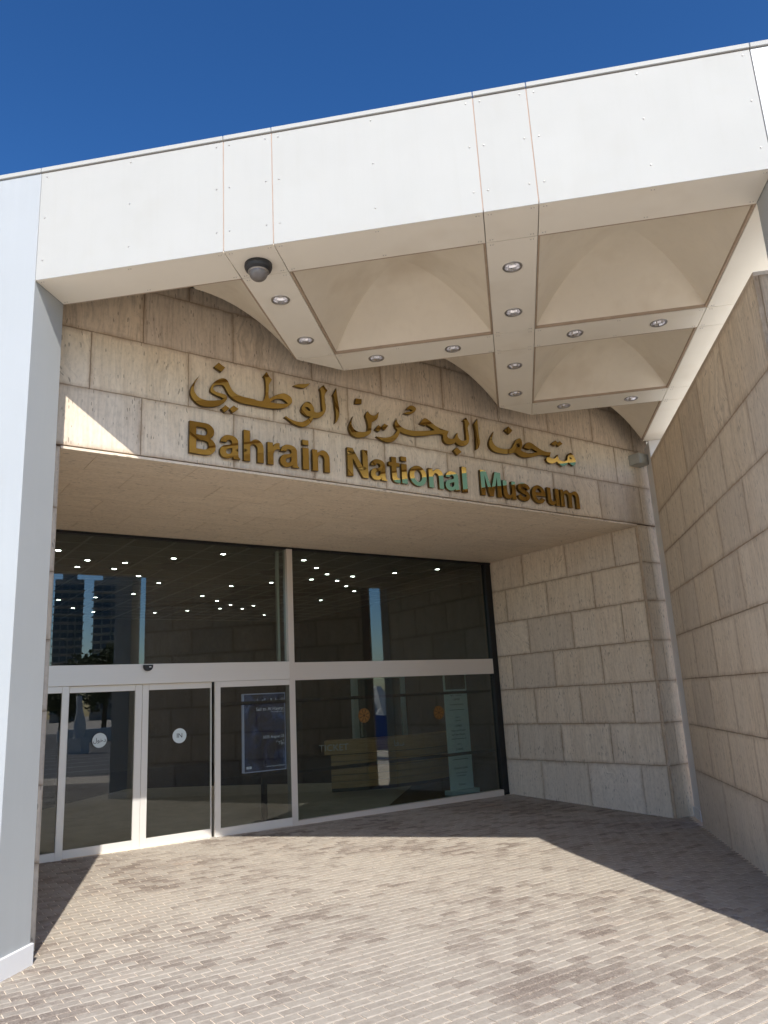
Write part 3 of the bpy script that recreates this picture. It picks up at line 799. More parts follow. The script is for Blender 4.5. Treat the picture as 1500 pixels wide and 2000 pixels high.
def stroke(cl, wd, sub=4):
    """outline of a soft stroke of even width along a centre line"""
    P = []
    for i in range(len(cl) - 1):
        p0, p1, p2, p3 = cl[max(i - 1, 0)], cl[i], cl[i + 1], cl[min(i + 2, len(cl) - 1)]
        for k in range(sub):
            t = k / sub
            P.append(tuple(0.5 * (2 * p1[j] + (p2[j] - p0[j]) * t + (2 * p0[j] - 5 * p1[j] + 4 * p2[j] - p3[j]) * t * t + (3 * p1[j] - p0[j] - 3 * p2[j] + p3[j]) * t ** 3) for j in (0, 1)))
    P.append(cl[-1]); A = []; B = []
    for i, p in enumerate(P):
        q0, q1 = P[max(i - 1, 0)], P[min(i + 1, len(P) - 1)]
        t = (Vector(q1) - Vector(q0)).normalized(); n = Vector((-t.y, t.x)) * wd / 2
        A.append((p[0] + n.x, p[1] + n.y)); B.append((p[0] - n.x, p[1] - n.y))
    return A + B[::-1]
XH = 0.73
def g_n(asc=0.0):
    top = [(0, 0), (0, 1), (.215, 1), (.215, .65)] if asc else [(0, 0), (0, XH), (.2, XH), (.2, .635)]
    return [top + arc(.435, .47, .245, .275, 135, 0, 10) + [(.68, 0), (.465, 0)] + arc(.34, .42, .125, .155, 0, 180, 9) + [(.215, 0)]]
GL = {
 'B': (0.83, [[(0, 0), (0, 1)] + arc(.5, .745, .28, .255, 90, -55, 10) + arc(.52, .28, .31, .28, 65, -90, 11),
              [(.215, .605)] + arc(.45, .725, .11, .12, -90, 90, 8) + [(.215, .845)],
              [(.215, .165)] + arc(.47, .3025, .135, .1375, -90, 90, 8) + [(.215, .44)]]),
 'N': (0.84, [[(0, 0), (0, 1), (.23, 1), (.62, .37), (.62, 1), (.84, 1), (.84, 0), (.61, 0), (.22, .63), (.22, 0)]]),
 'M': (1.07, [[(0, 0), (0, 1), (.3, 1), (.535, .32), (.77, 1), (1.07, 1), (1.07, 0), (.86, 0), (.86, .78), (.635, 0), (.435, 0), (.21, .78), (.21, 0)]]),
 'h': (0.68, g_n(1)), 'n': (0.68, g_n()),
 'u': (0.68, [[(.68 - x, XH - y) for x, y in g_n()[0]]]),
 'm': (1.16, [[(0, 0), (0, XH), (.19, XH), (.19, .645)] + arc(.40, .5, .19, .245, 135, 40, 7) + arc(.92, .48, .24, .265, 140, 0, 10) + [(1.16, 0), (.95, 0)]
        + arc(.815, .44, .135, .14, 0, 180, 8) + [(.68, 0), (.48, 0)] + arc(.345, .44, .135, .14, 0, 180, 8) + [(.21, 0)]]),
 'r': (0.45, [[(0, 0), (0, XH), (.2, XH), (.2, .60), (.25, .685), (.33, .735), (.45, .745), (.45, .535), (.34, .52), (.26, .465), (.22, .37), (.215, .28), (.215, 0)]]),
 't': (0.48, [[(.13, .93), (.345, .93), (.345, XH), (.48, XH), (.48, .585), (.345, .585), (.345, .235), (.36, .18), (.40, .16), (.48, .16), (.48, 0), (.37, -.012), (.25, 0), (.17, .06), (.13, .16), (.13, .585), (0, .585), (0, XH), (.13, XH)]]),
 'i': (0.235, [[(0, 0), (0, XH), (.235, XH), (.235, 0)], [(0, .83), (0, 1), (.235, 1), (.235, .83)]]),
 'l': (0.235, [[(0, 0), (0, 1), (.235, 1), (.235, 0)]]),
 'o': (0.78, [arc(.39, .365, .39, .385, 0, 352, 30), arc(.39, .365, .175, .225, 0, 350, 22)]),
 'e': (0.78, [[(.775, .305)] + arc(.39, .365, .388, .385, 4, 330, 28) + [(.535, .235)] + arc(.39, .33, .168, .19, -38, -172, 8),
              arc(.39, .455, .165, .145, 0, 180, 10)]),
 's': (0.70, [stroke([(.625, .50), (.56, .60), (.35, .655), (.17, .60), (.125, .515), (.19, .43), (.36, .375), (.52, .32), (.575, .225), (.52, .13), (.36, .075), (.16, .13), (.085, .235)], .185)]),
 'a': (0.69, [[(.03, .5), (.05, .58), (.09, .655), (.17, .715), (.25, .74), (.34, .748), (.43, .74), (.52, .71), (.58, .66), (.612, .6), (.62, .5), (.62, .16), (.635, .07), (.69, .025), (.69, 0), (.46, 0), (.442, .075), (.39, .03), (.31, -.005), (.21, -.015), (.13, 0), (.06, .045), (.015, .11), (.0, .19), (.02, .28), (.06, .345), (.13, .39), (.22, .415), (.32, .435), (.39, .46), (.412, .505), (.40, .555), (.36, .588), (.30, .592), (.25, .57), (.228, .5)],
              [(.41, .345), (.41, .27), (.39, .2), (.34, .15), (.27, .135), (.22, .16), (.205, .21), (.225, .265), (.29, .3), (.36, .318)]]),
}
CAP = 0.345
WORDS = [('B', 1.316, 1.602), ('a', 1.645, 1.878), ('h', 1.917, 2.150), ('r', 2.196, 2.345), ('a', 2.345, 2.584), ('i', 2.631, 2.709), ('n', 2.755, 2.980),
         ('N', 3.222, 3.510), ('a', 3.542, 3.780), ('t', 3.810, 3.973), ('i', 4.000, 4.083), ('o', 4.120, 4.386), ('n', 4.420, 4.658), ('a', 4.684, 4.932), ('l', 4.974, 5.056),
         ('M', 5.296, 5.660), ('u', 5.692, 5.928), ('s', 5.962, 6.205), ('e', 6.236, 6.508), ('u', 6.545, 6.784), ('m', 6.820, 7.212)]
for ch, ua, ub in WORDS:
    wd, loops = GL[ch]
    k = (ub - ua) / wd
    L2 = [[(ua - 4.3 + x * k, y * CAP) for x, y in lp] for lp in loops]
    sign_letter(en, L2, 0, 0)

# =================================================================== CANOPY DOWNLIGHTS, CAMERA, BOX
ll = ['downlight in the left beam of the canopy, next behind the dome camera',
      'downlight at the rear of the left canopy beam, above the Arabic lettering',
      'brightest downlight, nearest the fascia in the right-hand beam running back',
      'second downlight from the fascia in the right-hand beam running back',
      'third downlight from the fascia in the right-hand beam running back',
      'rearmost downlight in the right-hand beam running back',
      'left downlight in the cross beam behind the middle coffer',
      'right downlight in the cross beam behind the middle coffer',
      'left downlight in the cross beam behind the front right coffer',
      'downlight beside the right edge of the canopy, behind the front right coffer',
      'left downlight in the rearmost short cross beam of the canopy',
      'right downlight in the rearmost short cross beam of the canopy']
def make_downlight(loc, label):
    t = empty('recessed_downlight', loc); tag(t, label, 'downlight', 'downlights in the canopy beams')
    return t
ring_me = MB().lathe([(LR - 0.012, 0.012), (LR - 0.012, -0.004), (LR - 0.006, -0.007), (LR + 0.004, -0.006), (LR + 0.007, 0.0)], n=28).mesh('ring', M['lamp_ring'])
refl_me = MB().lathe([(LR - 0.0125, 0.0), (LR - 0.018, 0.03), (LR - 0.036, 0.062), (0.03, 0.075), (0, 0.078)], n=28).mesh('reflector', M['lamp_refl'])
bulb_me = MB().lathe([(0.012, 0.075), (0.02, 0.06), (0.026, 0.045), (0.02, 0.03), (0, 0.024)], n=14).mesh('bulb', M['bulb'])
for (x, y), lb in zip(LIGHTS, ll):
    t = make_downlight((x, y, ZS), lb)
    add('ring', ring_me, t); add('reflector', refl_me, t); add('bulb', bulb_me, t)
dc = empty('dome_camera', (-1.905, 5.67, ZS)); tag(dc, 'black dome security camera under the front edge of the canopy', 'security camera')
MB().lathe([(0.0, -0.001), (0.118, -0.001), (0.120, -0.028), (0.112, -0.052), (0.096, -0.068), (0.080, -0.074)], n=32).build('housing', M['dome_body'], dc)
MB().lathe([(0.081, -0.073)] + [(0.081 * math.cos(math.radians(a)), -0.080 - 0.076 * math.sin(math.radians(a))) for a in range(0, 91, 10)], n=32).build('dome', M['dome'], dc)
MB().lathe([(0.1, -0.064), (0.084, -0.0745), (0.082, -0.078)], n=32).build('collar', M['lamp_ring'], dc)
jb = empty('junction_box', W(8.70, DW - 0.11, 5.27), R45); tag(jb, 'small grey box fixed high on the stone wall beside the corner column', 'electrical box')
bevel_box('box_body', -0.13, 0.13, -0.09, 0.11, -0.085, 0.085, M['grey_box'], jb, 0.006)
bevel_box('lid', -0.122, 0.122, -0.098, -0.088, -0.078, 0.078, M['grey_box'], jb, 0.003)

# =================================================================== GLAZED SCREEN AND SLIDING DOORS
ZF = 0.12
gs = empty('glazed_screen', W(4.25, DG, ZF), R45)
tag(gs, 'full-height glass entrance screen in aluminium frames under the lettered wall', 'glass front')
def G(name, u0, u1, d0, d1, z0, z1, mat, parent=None, b=0.003, origin=4.25):
    return bevel_box(name, u0 - origin, u1 - origin, d0, d1, z0 - ZF, z1 - ZF, mat, parent or gs, b, 1)
G('head_frame', U0, U1, -0.03, 0.06, 4.178, 4.213, M['black'])
G('jamb_frame', 8.395, 8.445, -0.05, 0.06, -0.05, 4.177, M['black'])
G('jamb_frame', 8.462, 8.56, -0.02, 0.06, -0.05, 4.177, M['black'])
G('mullion', 4.200, 4.298, -0.07, 0.06, -0.02, 4.177, M['alu'])
G('transom', U0, 4.199, -0.085, 0.06, 2.178, 2.440, M['alu_pale'])
G('transom', 4.299, 8.394, -0.055, 0.06, 2.160, 2.425, M['alu'])
G('sill', 4.299, 8.394, -0.06, 0.06, 0.02, 0.165, M['alu'])
G('pane', U0 + 0.01, 4.199, 0.0, 0.012, 2.441, 4.177, M['glass'], b=0.001)
G('pane', 4.299, 8.394, 0.0, 0.012, 2.426, 4.177, M['glass'], b=0.001)
G('pane', 4.299, 8.394, 0.0, 0.012, 0.166, 2.159, M['glass'], b=0.001)
G('inner_stile', 4.11, 4.15, 0.10, 0.16, 2.45, 4.17, M['alu_pale'])
# fixed side lights
def frame_leaf(parent, u0, u1, d, stl, strr, org):
    t = 0.045
    z0, zb, zt, z1 = 0.115, 0.222, 2.095, 2.176
    k = {'parent': parent, 'origin': org}
    if stl: G('stile', u0, u0 + stl, d - t / 2, d + t / 2, z0, z1, M['alu_pale'], **k)
    if strr: G('stile', u1 - strr, u1, d - t / 2, d + t / 2, z0, z1, M['alu_pale'], **k)
    a, b = u0 + stl, u1 - strr
    G('top_rail', a + 0.0005, b - 0.0005, d - t / 2 + 0.001, d + t / 2, zt, z1, M['alu_pale'], **k)
    G('bottom_rail', a + 0.0005, b - 0.0005, d - t / 2 + 0.001, d + t / 2, z0, zb, M['alu_pale'], **k)
    G('pane', a, b, d - 0.004, d + 0.004, zb, zt, M['glass_door'], b=0.001, **k)
frame_leaf(gs, 3.012, 4.199, -0.055, 0.082, 0.0, 4.25)
frame_leaf(gs, U0 + 0.01, 1.045, -0.055, 0.05, 0.082, 4.25)
G('threshold', U0, 4.199, -0.10, 0.06, 0.05, 0.113, M['alu'], b=0.002)
for u0, u1 in ((4.31, 8.39), (3.1, 4.195), (0.2, 0.95)):
    G('push_rail', u0, u1, 0.07, 0.10, 1.835, 1.885, M['black']); G('push_rail', u0, u1, 0.07, 0.10, 0.80, 0.85, M['black'])
def door(u0, u1, stl, strr, label, sticker_u, sticker_z, word, size, ring=True):
    org = (u0 + u1) / 2
    t = empty('sliding_door', W(org, DG, ZF), R45); tag(t, label, 'sliding door', 'automatic sliding doors')
    frame_leaf(t, u0, u1, 0.015, stl, strr, org)
    su, sz = sticker_u - org, sticker_z - ZF
    st = add('sticker', fill_mesh('sticker', [circle(0, 0, 0.098, 32)], 0.0012, M['sticker']), t, (su, 0.0085, sz))
    if ring: add('sticker_rim', fill_mesh('sticker_rim', [circle(0, 0, 0.1, 32), circle(0, 0, 0.092, 32)[::-1]], 0.0016, M['print_dark']), st, (0, -0.0008, 0))
    add('sticker_word', text_mesh('sticker_word', word, size, M['print_dark'], thick=0.0008), st, (0, -0.0016, 0))
    return t
# joined letter forms, written in the order they stand from left to right
door(1.048, 2.003, 0.02, 0.095, 'left sliding glass door with the round Arabic entry sticker', 1.467, 1.487, '\ufedd\ufeee\ufea7\u062f', 0.074)
door(2.006, 2.99, 0.086, 0.014, 'right sliding glass door with the round white IN sticker', 2.531, 1.472, 'IN', 0.085, False)
ds = empty('door_sensor', W(2.037, DG - 0.085, 2.425), R45); tag(ds, 'black half-round motion sensor on the door header', 'motion sensor')
half = [(-0.062, 0.0)] + [(0.062 * math.cos(math.radians(a)), -0.012 - 0.068 * math.sin(math.radians(a))) for a in range(180, 361, 15)][::1]
half = [(-0.062, 0.0), (-0.062, -0.02)] + [(-0.062 * math.cos(math.radians(a)), -0.02 - 0.062 * math.sin(math.radians(a))) for a in range(15, 180, 15)] + [(0.062, -0.02), (0.062, 0.0)]
me = fill_mesh('sensor_body', [half], 0.06, M['dome_body'], 0.006); add('sensor_body', me, ds, (0, -0.03, 0))
bevel_box('lens', 0.005, 0.035, -0.066, -0.06, -0.035, -0.022, M['print_white'], ds, 0.002, 1)
# round gilt emblems stuck on the pane
M['emblem'] = plain('emblem_film', (0.22, 0.11, 0.03), 0.5, 0.3, 0.1)
M['emblem_dark'] = plain('emblem_line', (0.05, 0.025, 0.01), 0.6, 0.3, 0.1)
for uu, zz in ((5.563, 1.575), (7.094, 1.54)):
    e = add('emblem_sticker', fill_mesh('emblem_sticker', [circle(0, 0, 0.112, 36)], 0.001, M['emblem']), gs, (uu - 4.25, -0.0012, zz - ZF))
    parts = MB()
    ln = [circle(0, 0, 0.104, 32), circle(0, 0, 0.097, 32)[::-1], circle(0, 0.0, 0.022, 12)]
    for k in range(8):
        a = math.radians(45 * k + 22.5); ca, sa = math.cos(a), math.sin(a)
        q = lambda r, o: (r * ca - o * sa, r * sa + o * ca)
        ln.append([q(0.032, -0.004), q(0.09, -0.010), q(0.09, 0.010), q(0.032, 0.004)])
    add('emblem_lines', fill_mesh('emblem_lines', ln, 0.0008, M['emblem_dark']), e, (0, -0.001, 0))

# =================================================================== LOBBY INTERIOR
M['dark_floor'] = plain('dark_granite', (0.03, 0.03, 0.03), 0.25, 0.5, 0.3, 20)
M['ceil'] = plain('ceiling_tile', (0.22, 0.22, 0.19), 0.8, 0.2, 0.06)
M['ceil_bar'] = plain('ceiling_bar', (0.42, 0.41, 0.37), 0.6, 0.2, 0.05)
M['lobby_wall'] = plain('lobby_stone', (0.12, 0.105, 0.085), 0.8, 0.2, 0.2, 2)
M['lamp_on'] = emit('lobby_lamp_glow', (1.0, 0.98, 0.93), 38.0)
M['wood'] = None
def box_w(name, u0, u1, d0, d1, z0, z1, mat, label=None, kind='structure', cat=None):
    o = MB().box(-(u1 - u0) / 2, (u1 - u0) / 2, -(d1 - d0) / 2, (d1 - d0) / 2, 0, z1 - z0).build(name, mat, None, W((u0 + u1) / 2, (d0 + d1) / 2, z0), R45)
    return tag(o, label, cat, None, kind)
CZ = 4.75
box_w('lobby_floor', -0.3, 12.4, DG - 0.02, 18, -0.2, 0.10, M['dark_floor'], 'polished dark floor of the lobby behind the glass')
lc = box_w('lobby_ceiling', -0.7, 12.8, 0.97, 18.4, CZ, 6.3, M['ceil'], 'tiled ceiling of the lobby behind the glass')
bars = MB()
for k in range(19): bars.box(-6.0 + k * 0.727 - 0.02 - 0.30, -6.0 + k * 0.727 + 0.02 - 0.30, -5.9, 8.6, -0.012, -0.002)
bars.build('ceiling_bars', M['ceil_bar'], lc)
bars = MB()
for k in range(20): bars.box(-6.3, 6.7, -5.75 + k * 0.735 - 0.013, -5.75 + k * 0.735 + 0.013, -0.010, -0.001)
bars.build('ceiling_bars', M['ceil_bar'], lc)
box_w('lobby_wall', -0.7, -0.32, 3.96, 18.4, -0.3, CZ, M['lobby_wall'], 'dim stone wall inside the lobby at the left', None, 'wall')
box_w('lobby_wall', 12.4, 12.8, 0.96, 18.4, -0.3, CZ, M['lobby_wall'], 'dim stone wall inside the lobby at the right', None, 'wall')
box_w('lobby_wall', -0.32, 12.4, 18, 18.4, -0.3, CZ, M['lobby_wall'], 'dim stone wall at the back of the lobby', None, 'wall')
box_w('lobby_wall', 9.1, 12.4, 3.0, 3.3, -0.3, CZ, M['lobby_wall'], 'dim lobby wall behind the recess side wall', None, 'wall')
IL = [(1.68, 7.55), (2.39, 8.33), (2.39, 9.1), (3.12, 8.36), (3.12, 9.1), (3.85, 7.63), (4.58, 6.91), (4.58, 10.6), (4.57, 12.44), (3.85, 13.24), (4.57, 16.15), (3.83, 15.42), (3.11, 13.9), (3.85, 9.81), (6.35, 16.07), (7.12, 15.41), (6.37, 12.39), (7.13, 13.2), (7.85, 13.93), (7.89, 14.76), (8.57, 14.67), (8.6, 13.96), (10.01, 16.07), (7.11, 9.85), (6.4, 10.61), (6.4, 6.96), (7.13, 7.7), (7.81, 8.37), (7.83, 9.14), (8.55, 9.13), (8.58, 8.45), (9.28, 9.86), (9.99, 10.58), (10.02, 12.43), (9.3, 7.73), (10.0, 6.97)]
lr_me = MB().lathe([(0.047, -0.018), (0.07, -0.034), (0.115, -0.034), (0.125, -0.024), (0.125, 0.0)], n=20).mesh('ring', M['lamp_ring'])
ld_me = MB().lathe([(0.047, -0.027), (0.035, -0.02), (0.0, -0.018)], n=16).mesh('diffuser', M['lamp_on'])
for u, d in IL:
    t = empty('lobby_ceiling_light', W(u, d, CZ)); tag(t, 'round lit ceiling light inside the lobby seen through the glass', 'ceiling light', 'lit ceiling lights in the lobby')
    add('ring', lr_me, t); add('diffuser', ld_me, t)
dm = MB().lathe([(0, -0.055), (0.2, -0.055), (0.30, -0.035), (0.36, -0.004), (0.36, 0)], n=28).mesh('ceiling_diffuser', plain('diffuser_metal', (0.10, 0.10, 0.09), 0.6))
for (u, d), lb in zip(((4.15, 8.54), (6.57, 8.57), (9.58, 8.7)), ('left', 'middle', 'right')):
    tag(add('ceiling_diffuser', dm, None, W(u, d, CZ)), 'dark round air diffuser in the lobby ceiling, %s of three' % lb, 'air diffuser', 'air diffusers in the lobby ceiling')

def wood_material():
    m, nt, N, L, P = newmat('desk_oak')
    tc = N.new('ShaderNodeTexCoord')
    n1 = noise(nt, mapping(nt, tc.outputs['Object'], (2, 2, 30)), 1.0, 4, 0.6, 0.4)
    L.new(mixc(nt, ramp(nt, n1, [(0.35, 0.0), (0.65, 1.0)]).outputs[0], (0.52, 0.27, 0.105), (0.70, 0.41, 0.175)), P.inputs['Base Color'])
    P.inputs['Roughness'].default_value = 0.45
    return m
M['wood'] = wood_material()
dk = empty('ticket_desk', W(7.7, 5.9, 0.10), R45); tag(dk, 'curved oak ticket desk with horizontal boards behind the right pane', 'reception desk')
def curve_wall(r0, r1, a0, a1, z0, z1, name, mat, n=18, cx=0.55, cy=3.0):
    m = MB()
    A = lin(math.radians(a0), math.radians(a1), n)
    P = lambda r, a, z: (cx + r * math.sin(a), cy - r * math.cos(a), z)
    for a, b in zip(A[:-1], A[1:]):
        m.poly([P(r1, a, z0), P(r1, b, z0), P(r1, b, z1), P(r1, a, z1)]); m.poly([P(r0, a, z1), P(r0, b, z1), P(r0, b, z0), P(r0, a, z0)])
        m.poly([P(r1, a, z1), P(r1, b, z1), P(r0, b, z1), P(r0, a, z1)]); m.poly([P(r0, a, z0), P(r0, b, z0), P(r1, b, z0), P(r1, a, z0)])
    for a in (A[0], A[-1]): m.poly([P(r0, a, z0), P(r1, a, z0), P(r1, a, z1), P(r0, a, z1)])
    return m.build(name, mat, dk)
for k in range(5):
    curve_wall(3.08, 3.16, -34, 26, 0.12 + k * 0.122, 0.12 + (k + 1) * 0.122 - 0.012, 'board', M['wood'])
curve_wall(3.02, 3.09, -34, 26, 0.05, 0.74, 'desk_core', M['black'])
curve_wall(2.75, 3.24, -36, 28, 0.74, 0.99, 'counter', M['wood'])
add('desk_word', text_mesh('desk_word', 'TICKET', 0.17, M['print_white'], thick=0.002), dk, (0.55 + 3.245 * math.sin(math.radians(-33)), 3.0 - 3.245 * math.cos(math.radians(-33)) - 0.02, 0.865), (0, 0, math.radians(-31)))
add('desk_word', text_mesh('desk_word', '\ufe8e\ufed3\ufeb3', 0.15, M['print_white'], thick=0.002), dk, (0.55 + 3.245 * math.sin(math.radians(-10)), 3.0 - 3.245 * math.cos(math.radians(-10)) - 0.01, 0.865), (0, 0, math.radians(-10)))
# banner stand
M['banner'] = plain('banner_film', (0.72, 0.83, 0.83), 0.6, 0.2, 0.03)
bn = empty('price_banner', W(8.0, 4.28, 0.10), R45); tag(bn, 'tall pale banner with printed ticket prices behind the right pane', 'banner')
bevel_box('banner_sheet', -0.27, 0.27, -0.012, 0.012, 0.07, 2.3, M['banner'], bn, 0.002, 1)
bevel_box('banner_base', -0.33, 0.33, -0.10, 0.10, 0.0, 0.075, M['banner'], bn, 0.006)
bevel_box('banner_picture', -0.24, 0.24, -0.0155, -0.0125, 1.82, 2.27, plain('banner_photo', (0.12, 0.10, 0.08), 0.6, 0.3, 0.6, 5), bn, 0.001, 1)
rowsb = [(1.72, '\ufea9\ufeee\ufea7\u062f  \ufeea\ufef4\ufecc\ufee4\ufea0\ufee3', .05), (1.64, '1.000BD', .05), (1.55, 'Non Bahraini Adult', .042), (1.33, '\ufea9\ufeee\ufea7\u062f', .05), (1.27, '\ufeea\ufef4\ufecc\ufee4\ufea0\ufee3', .05), (1.17, '1.500BD', .05), (1.09, 'Visit to the Museum', .042), (1.02, 'and Qalat Museum', .042), (0.86, '\ufea9\ufeee\ufea7\u062f', .05), (0.76, '2.000BD', .05), (0.67, 'All Sites', .042), (0.44, 'Explore Guide', .055), (0.36, 'for the collections', .036), (0.31, 'and exhibitions', .036), (0.16, 'Culture', .05)]
for z, s, sz in rowsb:
    add('print_line', text_mesh('print_line', s, sz, M['print_dark'], thick=0.0005), bn, (0, -0.0135, z))
for z in (1.45, 0.94, 0.585):
    bevel_box('print_rule', -0.18, 0.18, -0.0140, -0.0125, z, z + 0.008, M['print_dark'], bn, 0.0003, 1)
# lit poster
po = empty('exhibition_poster', W(4.10, 4.25, 0.84), R45); tag(po, 'dark blue exhibition poster with a glowing edge behind the third door panel', 'poster')
m, nt, N, L_, P = newmat('poster_print')
tc = N.new('ShaderNodeTexCoord'); n1 = noise(nt, mapping(nt, tc.outputs['Object'], (3, 3, 2)), 1.6, 6, 0.7, 1.2)
c = ramp(nt, n1, [(0.42, (0.002, 0.003, 0.008)), (0.56, (0.008, 0.016, 0.045)), (0.72, (0.05, 0.085, 0.17))]).outputs[0]
L_.new(c, P.inputs['Base Color']); L_.new(c, P.inputs['Emission Color']); P.inputs['Emission Strength'].default_value = 0.7; P.inputs['Roughness'].default_value = 0.3
M['screen_edge'] = emit('screen_edge', (0.5, 0.56, 0.8), 0.14); M['screen_text'] = emit('screen_text', (0.75, 0.8, 0.9), 0.2)
bevel_box('screen_case', -0.36, 0.36, 0.004, 0.07, 0.0, 1.16, M['screen_edge'], po, 0.004, 1)
bevel_box('screen_print', -0.345, 0.345, -0.002, 0.003, 0.015, 1.145, m, po, 0.001, 1)
bevel_box('screen_post', -0.04, 0.04, 0.03, 0.09, -0.74, 0.0, M['black'], po, 0.004, 1)
bevel_box('screen_foot', -0.3, 0.3, -0.1, 0.25, -0.74, -0.72, M['black'], po, 0.004, 1)
for z, s, sz in ((1.05, '\ufee5\ufe8d\ufeae\ufef4\ufeec\ufedf\ufe8d \ufef2\ufedf\ufe87 \ufead\ufe8e\ufea4\ufe91\ufef9\ufe8d', .075), (0.92, 'Sail to Al Hayrat', .072), (0.875, 'The diving seasons', .03), (0.50, '2025 August 23', .058), (0.43, '\ufe80\ufe8e\ufeb4\ufee3 7', .05), (0.385, '7 PM', .05), (0.07, 'Bahrain National Museum', .03)):
    add('print_line', text_mesh('print_line', s, sz, M['screen_text'], 'RIGHT', 0.0005), po, (0.33, -0.0035, z))
add('print_line', text_mesh('print_line', '\u25a0\u25a0', .05, M['screen_text'], 'LEFT', 0.0005), po, (-0.32, -0.0035, 0.07))
# inner doorway
dr = empty('inner_doorway', W(9.2, 8.5, 0.10), R45); tag(dr, 'pale framed inner glass door behind the ticket desk', 'door')
for a_, b_, z0, z1 in ((-0.75, -0.62, 0, 2.5), (0.62, 0.75, 0, 2.5), (-0.619, 0.619, 2.2, 2.5)):
    bevel_box('door_frame', a_, b_, -0.06, 0.06, z0, z1, M['banner'], dr, 0.006, 1)
bevel_box('door_leaf', -0.618, 0.618, -0.02, 0.02, 0.01, 2.19, plain('teal_glass', (0.09, 0.15, 0.15), 0.15, 0.6), dr, 0.004, 1)
bevel_box('handle', -0.56, -0.53, -0.07, -0.025, 0.9, 1.5, M['alu_pale'], dr, 0.006, 1)

# =================================================================== OUTSIDE, MIRRORED IN THE GLASS
M['tower'] = plain('tower_concrete', (0.30, 0.30, 0.29), 0.7, 0.2, 0.1, 0.1)
M['tower_win'] = plain('tower_glass', (0.04, 0.07, 0.11), 0.15, 0.6, 0.2, 0.1)
M['leaf'] = plain('leaf', (0.065, 0.085, 0.03), 0.7, 0.2, 0.4, 1.5)
M['bark'] = plain('bark', (0.10, 0.075, 0.05), 0.9, 0.1, 0.3)
wmesh = None
def tower(label, x, y, w, dp, floors, rz):
    global wmesh
    t = empty('apartment_tower', (x, y, -0.16), rz); tag(t, label, 'tower')
    fh = 3.4; H = floors * fh
    MB().box(-w / 2, w / 2, -dp / 2, dp / 2, 0, H + 2).build('tower_body', M['tower'], t)
    bays = max(3, int(w / 2.8)); bw = w / bays
    wm = MB().box(-bw * 0.40, bw * 0.40, -0.35, 0.0, 0, 2.0).mesh('window', M['tower_win'])
    for f in range(1, floors):
        for b in range(bays): add('window', wm, t, (-w / 2 + bw * (b + .5), -dp / 2 - 0.02, f * fh + 0.7))
        MB().box(-w / 2 - 0.5, w / 2 + 0.5, -dp / 2 - 1.0, -dp / 2, 0, 0.5).build('balcony_slab', M['tower'], t, (0, 0, f * fh + 0.05))
    bevel_box('roof_plant', -w / 4, w / 4, -dp / 4, dp / 4, H + 1.9, H + 6, M['tower'], t, 0.2, 1)
def polar(dist, az): return (-5.5 + dist * math.cos(math.radians(az)), 9.4 - dist * math.sin(math.radians(-az)))
x, y = polar(350, -32.05); tower('left of two concrete apartment towers mirrored in the upper pane', x, y, 11.5, 14, 17, math.radians(-32.05 + 270))
x, y = polar(330, -29.25); tower('right of two concrete apartment towers mirrored in the upper pane', x, y, 10.5, 14, 16, math.radians(-29.25 + 270 + 12))
def tree(label, x, y, h, r, seed, n=3200, leaf=0.22):
    rd = random.Random(seed)
    t = empty('broadleaf_tree', (x, y, -0.16)); tag(t, label, 'tree')
    tr = MB(); tr.tube([(0, 0, 0), (0.1, 0.05, h * 0.25), (0.05, 0.15, h * 0.5), (0, 0, h * 0.75)], [0.26, 0.2, 0.15, 0.06])
    cl = []
    for k in range(11):
        a = rd.uniform(0, 6.28); rr = r * rd.uniform(0.25, 0.75); zz = h * rd.uniform(0.42, 0.86)
        c = Vector((rr * math.cos(a), rr * math.sin(a), zz)); cl.append((c, r * rd.uniform(0.28, 0.48)))
        tr.tube([(0.06, 0.12, h * 0.38), tuple(c * 0.55 + Vector((0, 0, h * 0.18))), tuple(c)], [0.09, 0.06, 0.02], 6)
    tr.build('trunk', M['bark'], t)
    v, f = [], []
    for k in range(n):
        c, cr = rd.choice(cl)
        d = Vector((rd.gauss(0, 1), rd.gauss(0, 1), rd.gauss(0, 0.8))).normalized() * cr * rd.uniform(0.35, 1.08)
        p = c + d; a = Vector((rd.gauss(0, 1), rd.gauss(0, 1), rd.gauss(0, 1))).normalized(); b = a.orthogonal().normalized()
        s = leaf * rd.uniform(0.6, 1.3); i = len(v)
        v += [tuple(p - a * s), tuple(p + b * s * .45), tuple(p + a * s), tuple(p - b * s * .45)]; f.append((i, i + 1, i + 2, i + 3))
    me = bpy.data.meshes.new('crown'); me.from_pydata(v, [], f); me.materials.append(M['leaf']); add('crown', me, t)
x, y = polar(62, -29.4); tree('round dark tree in front of the towers, mirrored in the upper pane', x, y, 8.4, 2.9, 3)
x, y = polar(70, -32.6); tree('low bushy tree left of the round tree, mirrored in the upper pane', x, y, 5.0, 2.4, 4, 2000)
tree('tree beyond the free-standing wall, mirrored in the gold letters', 14.2, 6.8, 8.6, 1.8, 5, 2400, 0.16)
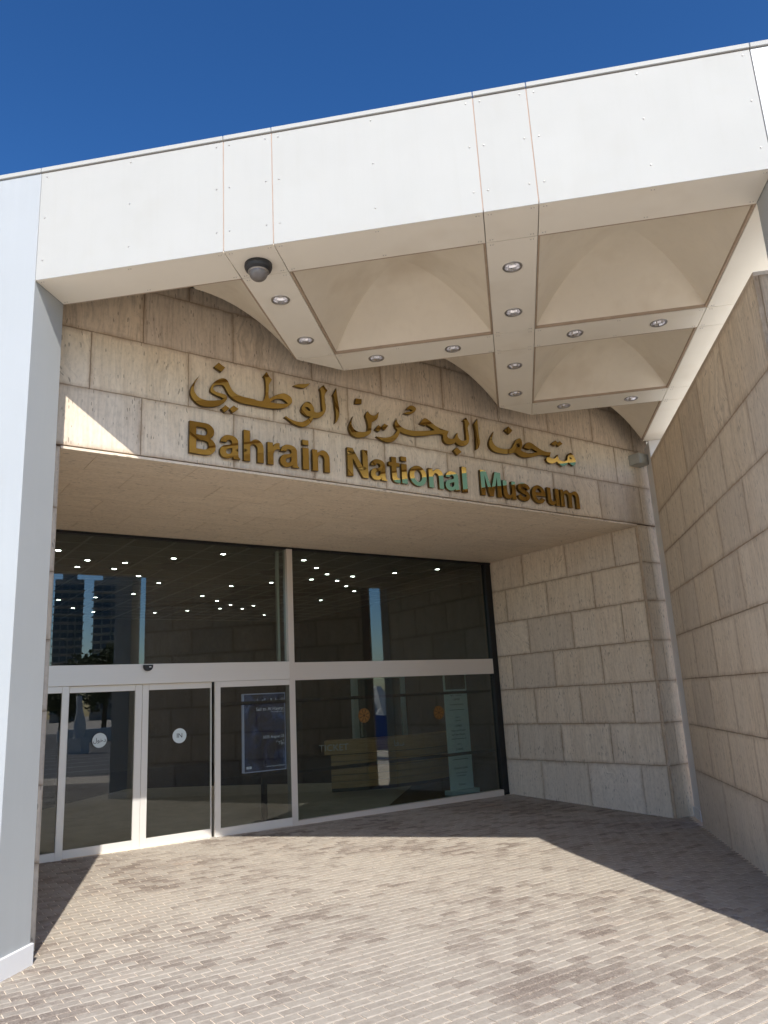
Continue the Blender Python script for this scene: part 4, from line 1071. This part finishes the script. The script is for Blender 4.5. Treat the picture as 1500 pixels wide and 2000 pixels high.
# carved stone figure and low wall in the car park
M['pale_stone'] = plain('pale_carved_stone', (0.80, 0.76, 0.70), 0.8, 0.2, 0.15, 3)
x, y = polar(36, -31.25)
st = empty('stone_sculpture', (x, y, -0.16)); tag(st, 'tall twisted pale stone sculpture on a pedestal, mirrored in the left door', 'sculpture')
bevel_box('pedestal', -0.42, 0.42, -0.42, 0.42, 0, 0.85, M['pale_stone'], st, 0.03)
fig = MB(); rings = []
for k in range(15):
    t_ = k / 14; z = 0.85 + 2.2 * t_; a = 1.9 * t_; sx = 0.34 * (1 - 0.55 * t_) * (1 + 0.25 * math.sin(7 * t_)); sy = 0.2 * (1 - 0.5 * t_)
    rings.append([(0.12 * math.sin(4 * t_) + sx * math.cos(q) * math.cos(a) - sy * math.sin(q) * math.sin(a), sx * math.cos(q) * math.sin(a) + sy * math.sin(q) * math.cos(a), z) for q in lin(0, 2 * math.pi, 12)[:-1]])
for A, B in zip(rings[:-1], rings[1:]):
    for q in range(12): fig.poly([A[q], A[(q + 1) % 12], B[(q + 1) % 12], B[q]], 0, True)
fig.poly(rings[-1])
fig.build('figure', M['pale_stone'], st, weld=True)
x, y = polar(58, -30.3)
o = bevel_box('low_wall', -2.6, 2.6, -0.4, 0.4, 0, 1.0, M['pale_stone'], None, 0.12)
o.location = (x, y, -0.16); o.rotation_euler = (0, 0, math.radians(60)); tag(o, 'low pale rounded wall beyond the sculpture, mirrored in the left door', 'low wall')
# blue board and rock seen mirrored through the slot beside the corner column
bb = empty('blue_board', (12.3, 9.75, -0.16), math.radians(-100)); tag(bb, 'blue notice board mirrored as a narrow strip in the right pane', 'notice board')
M['blue'] = plain('blue_paint', (0.02, 0.05, 0.28), 0.5)
bevel_box('board', -0.9, 0.9, -0.03, 0.03, 0.3, 1.45, M['blue'], bb, 0.01)
for s in (-0.7, 0.7): bevel_box('post', s - 0.03, s + 0.03, 0.032, 0.09, 0, 1.4, M['stud'], bb, 0.005)
bm = bmesh.new(); bmesh.ops.create_icosphere(bm, subdivisions=3, radius=1.0)
for v in bm.verts:
    k = 1 + 0.16 * math.sin(5 * v.co.x + 2 * v.co.z) + 0.1 * math.sin(9 * v.co.y + 4 * v.co.x); v.co = Vector((v.co.x * 1.3 * k, v.co.y * 1.0 * k, max(-0.2, v.co.z * 1.7 * k) + 0.6))
me = bpy.data.meshes.new('boulder'); bm.to_mesh(me); bm.free(); me.materials.append(M['pale_stone'])
tag(add('boulder', me, None, (18.5, 8.6, -0.16)), 'rough pale boulder mirrored above the blue strip in the right pane', 'boulder')
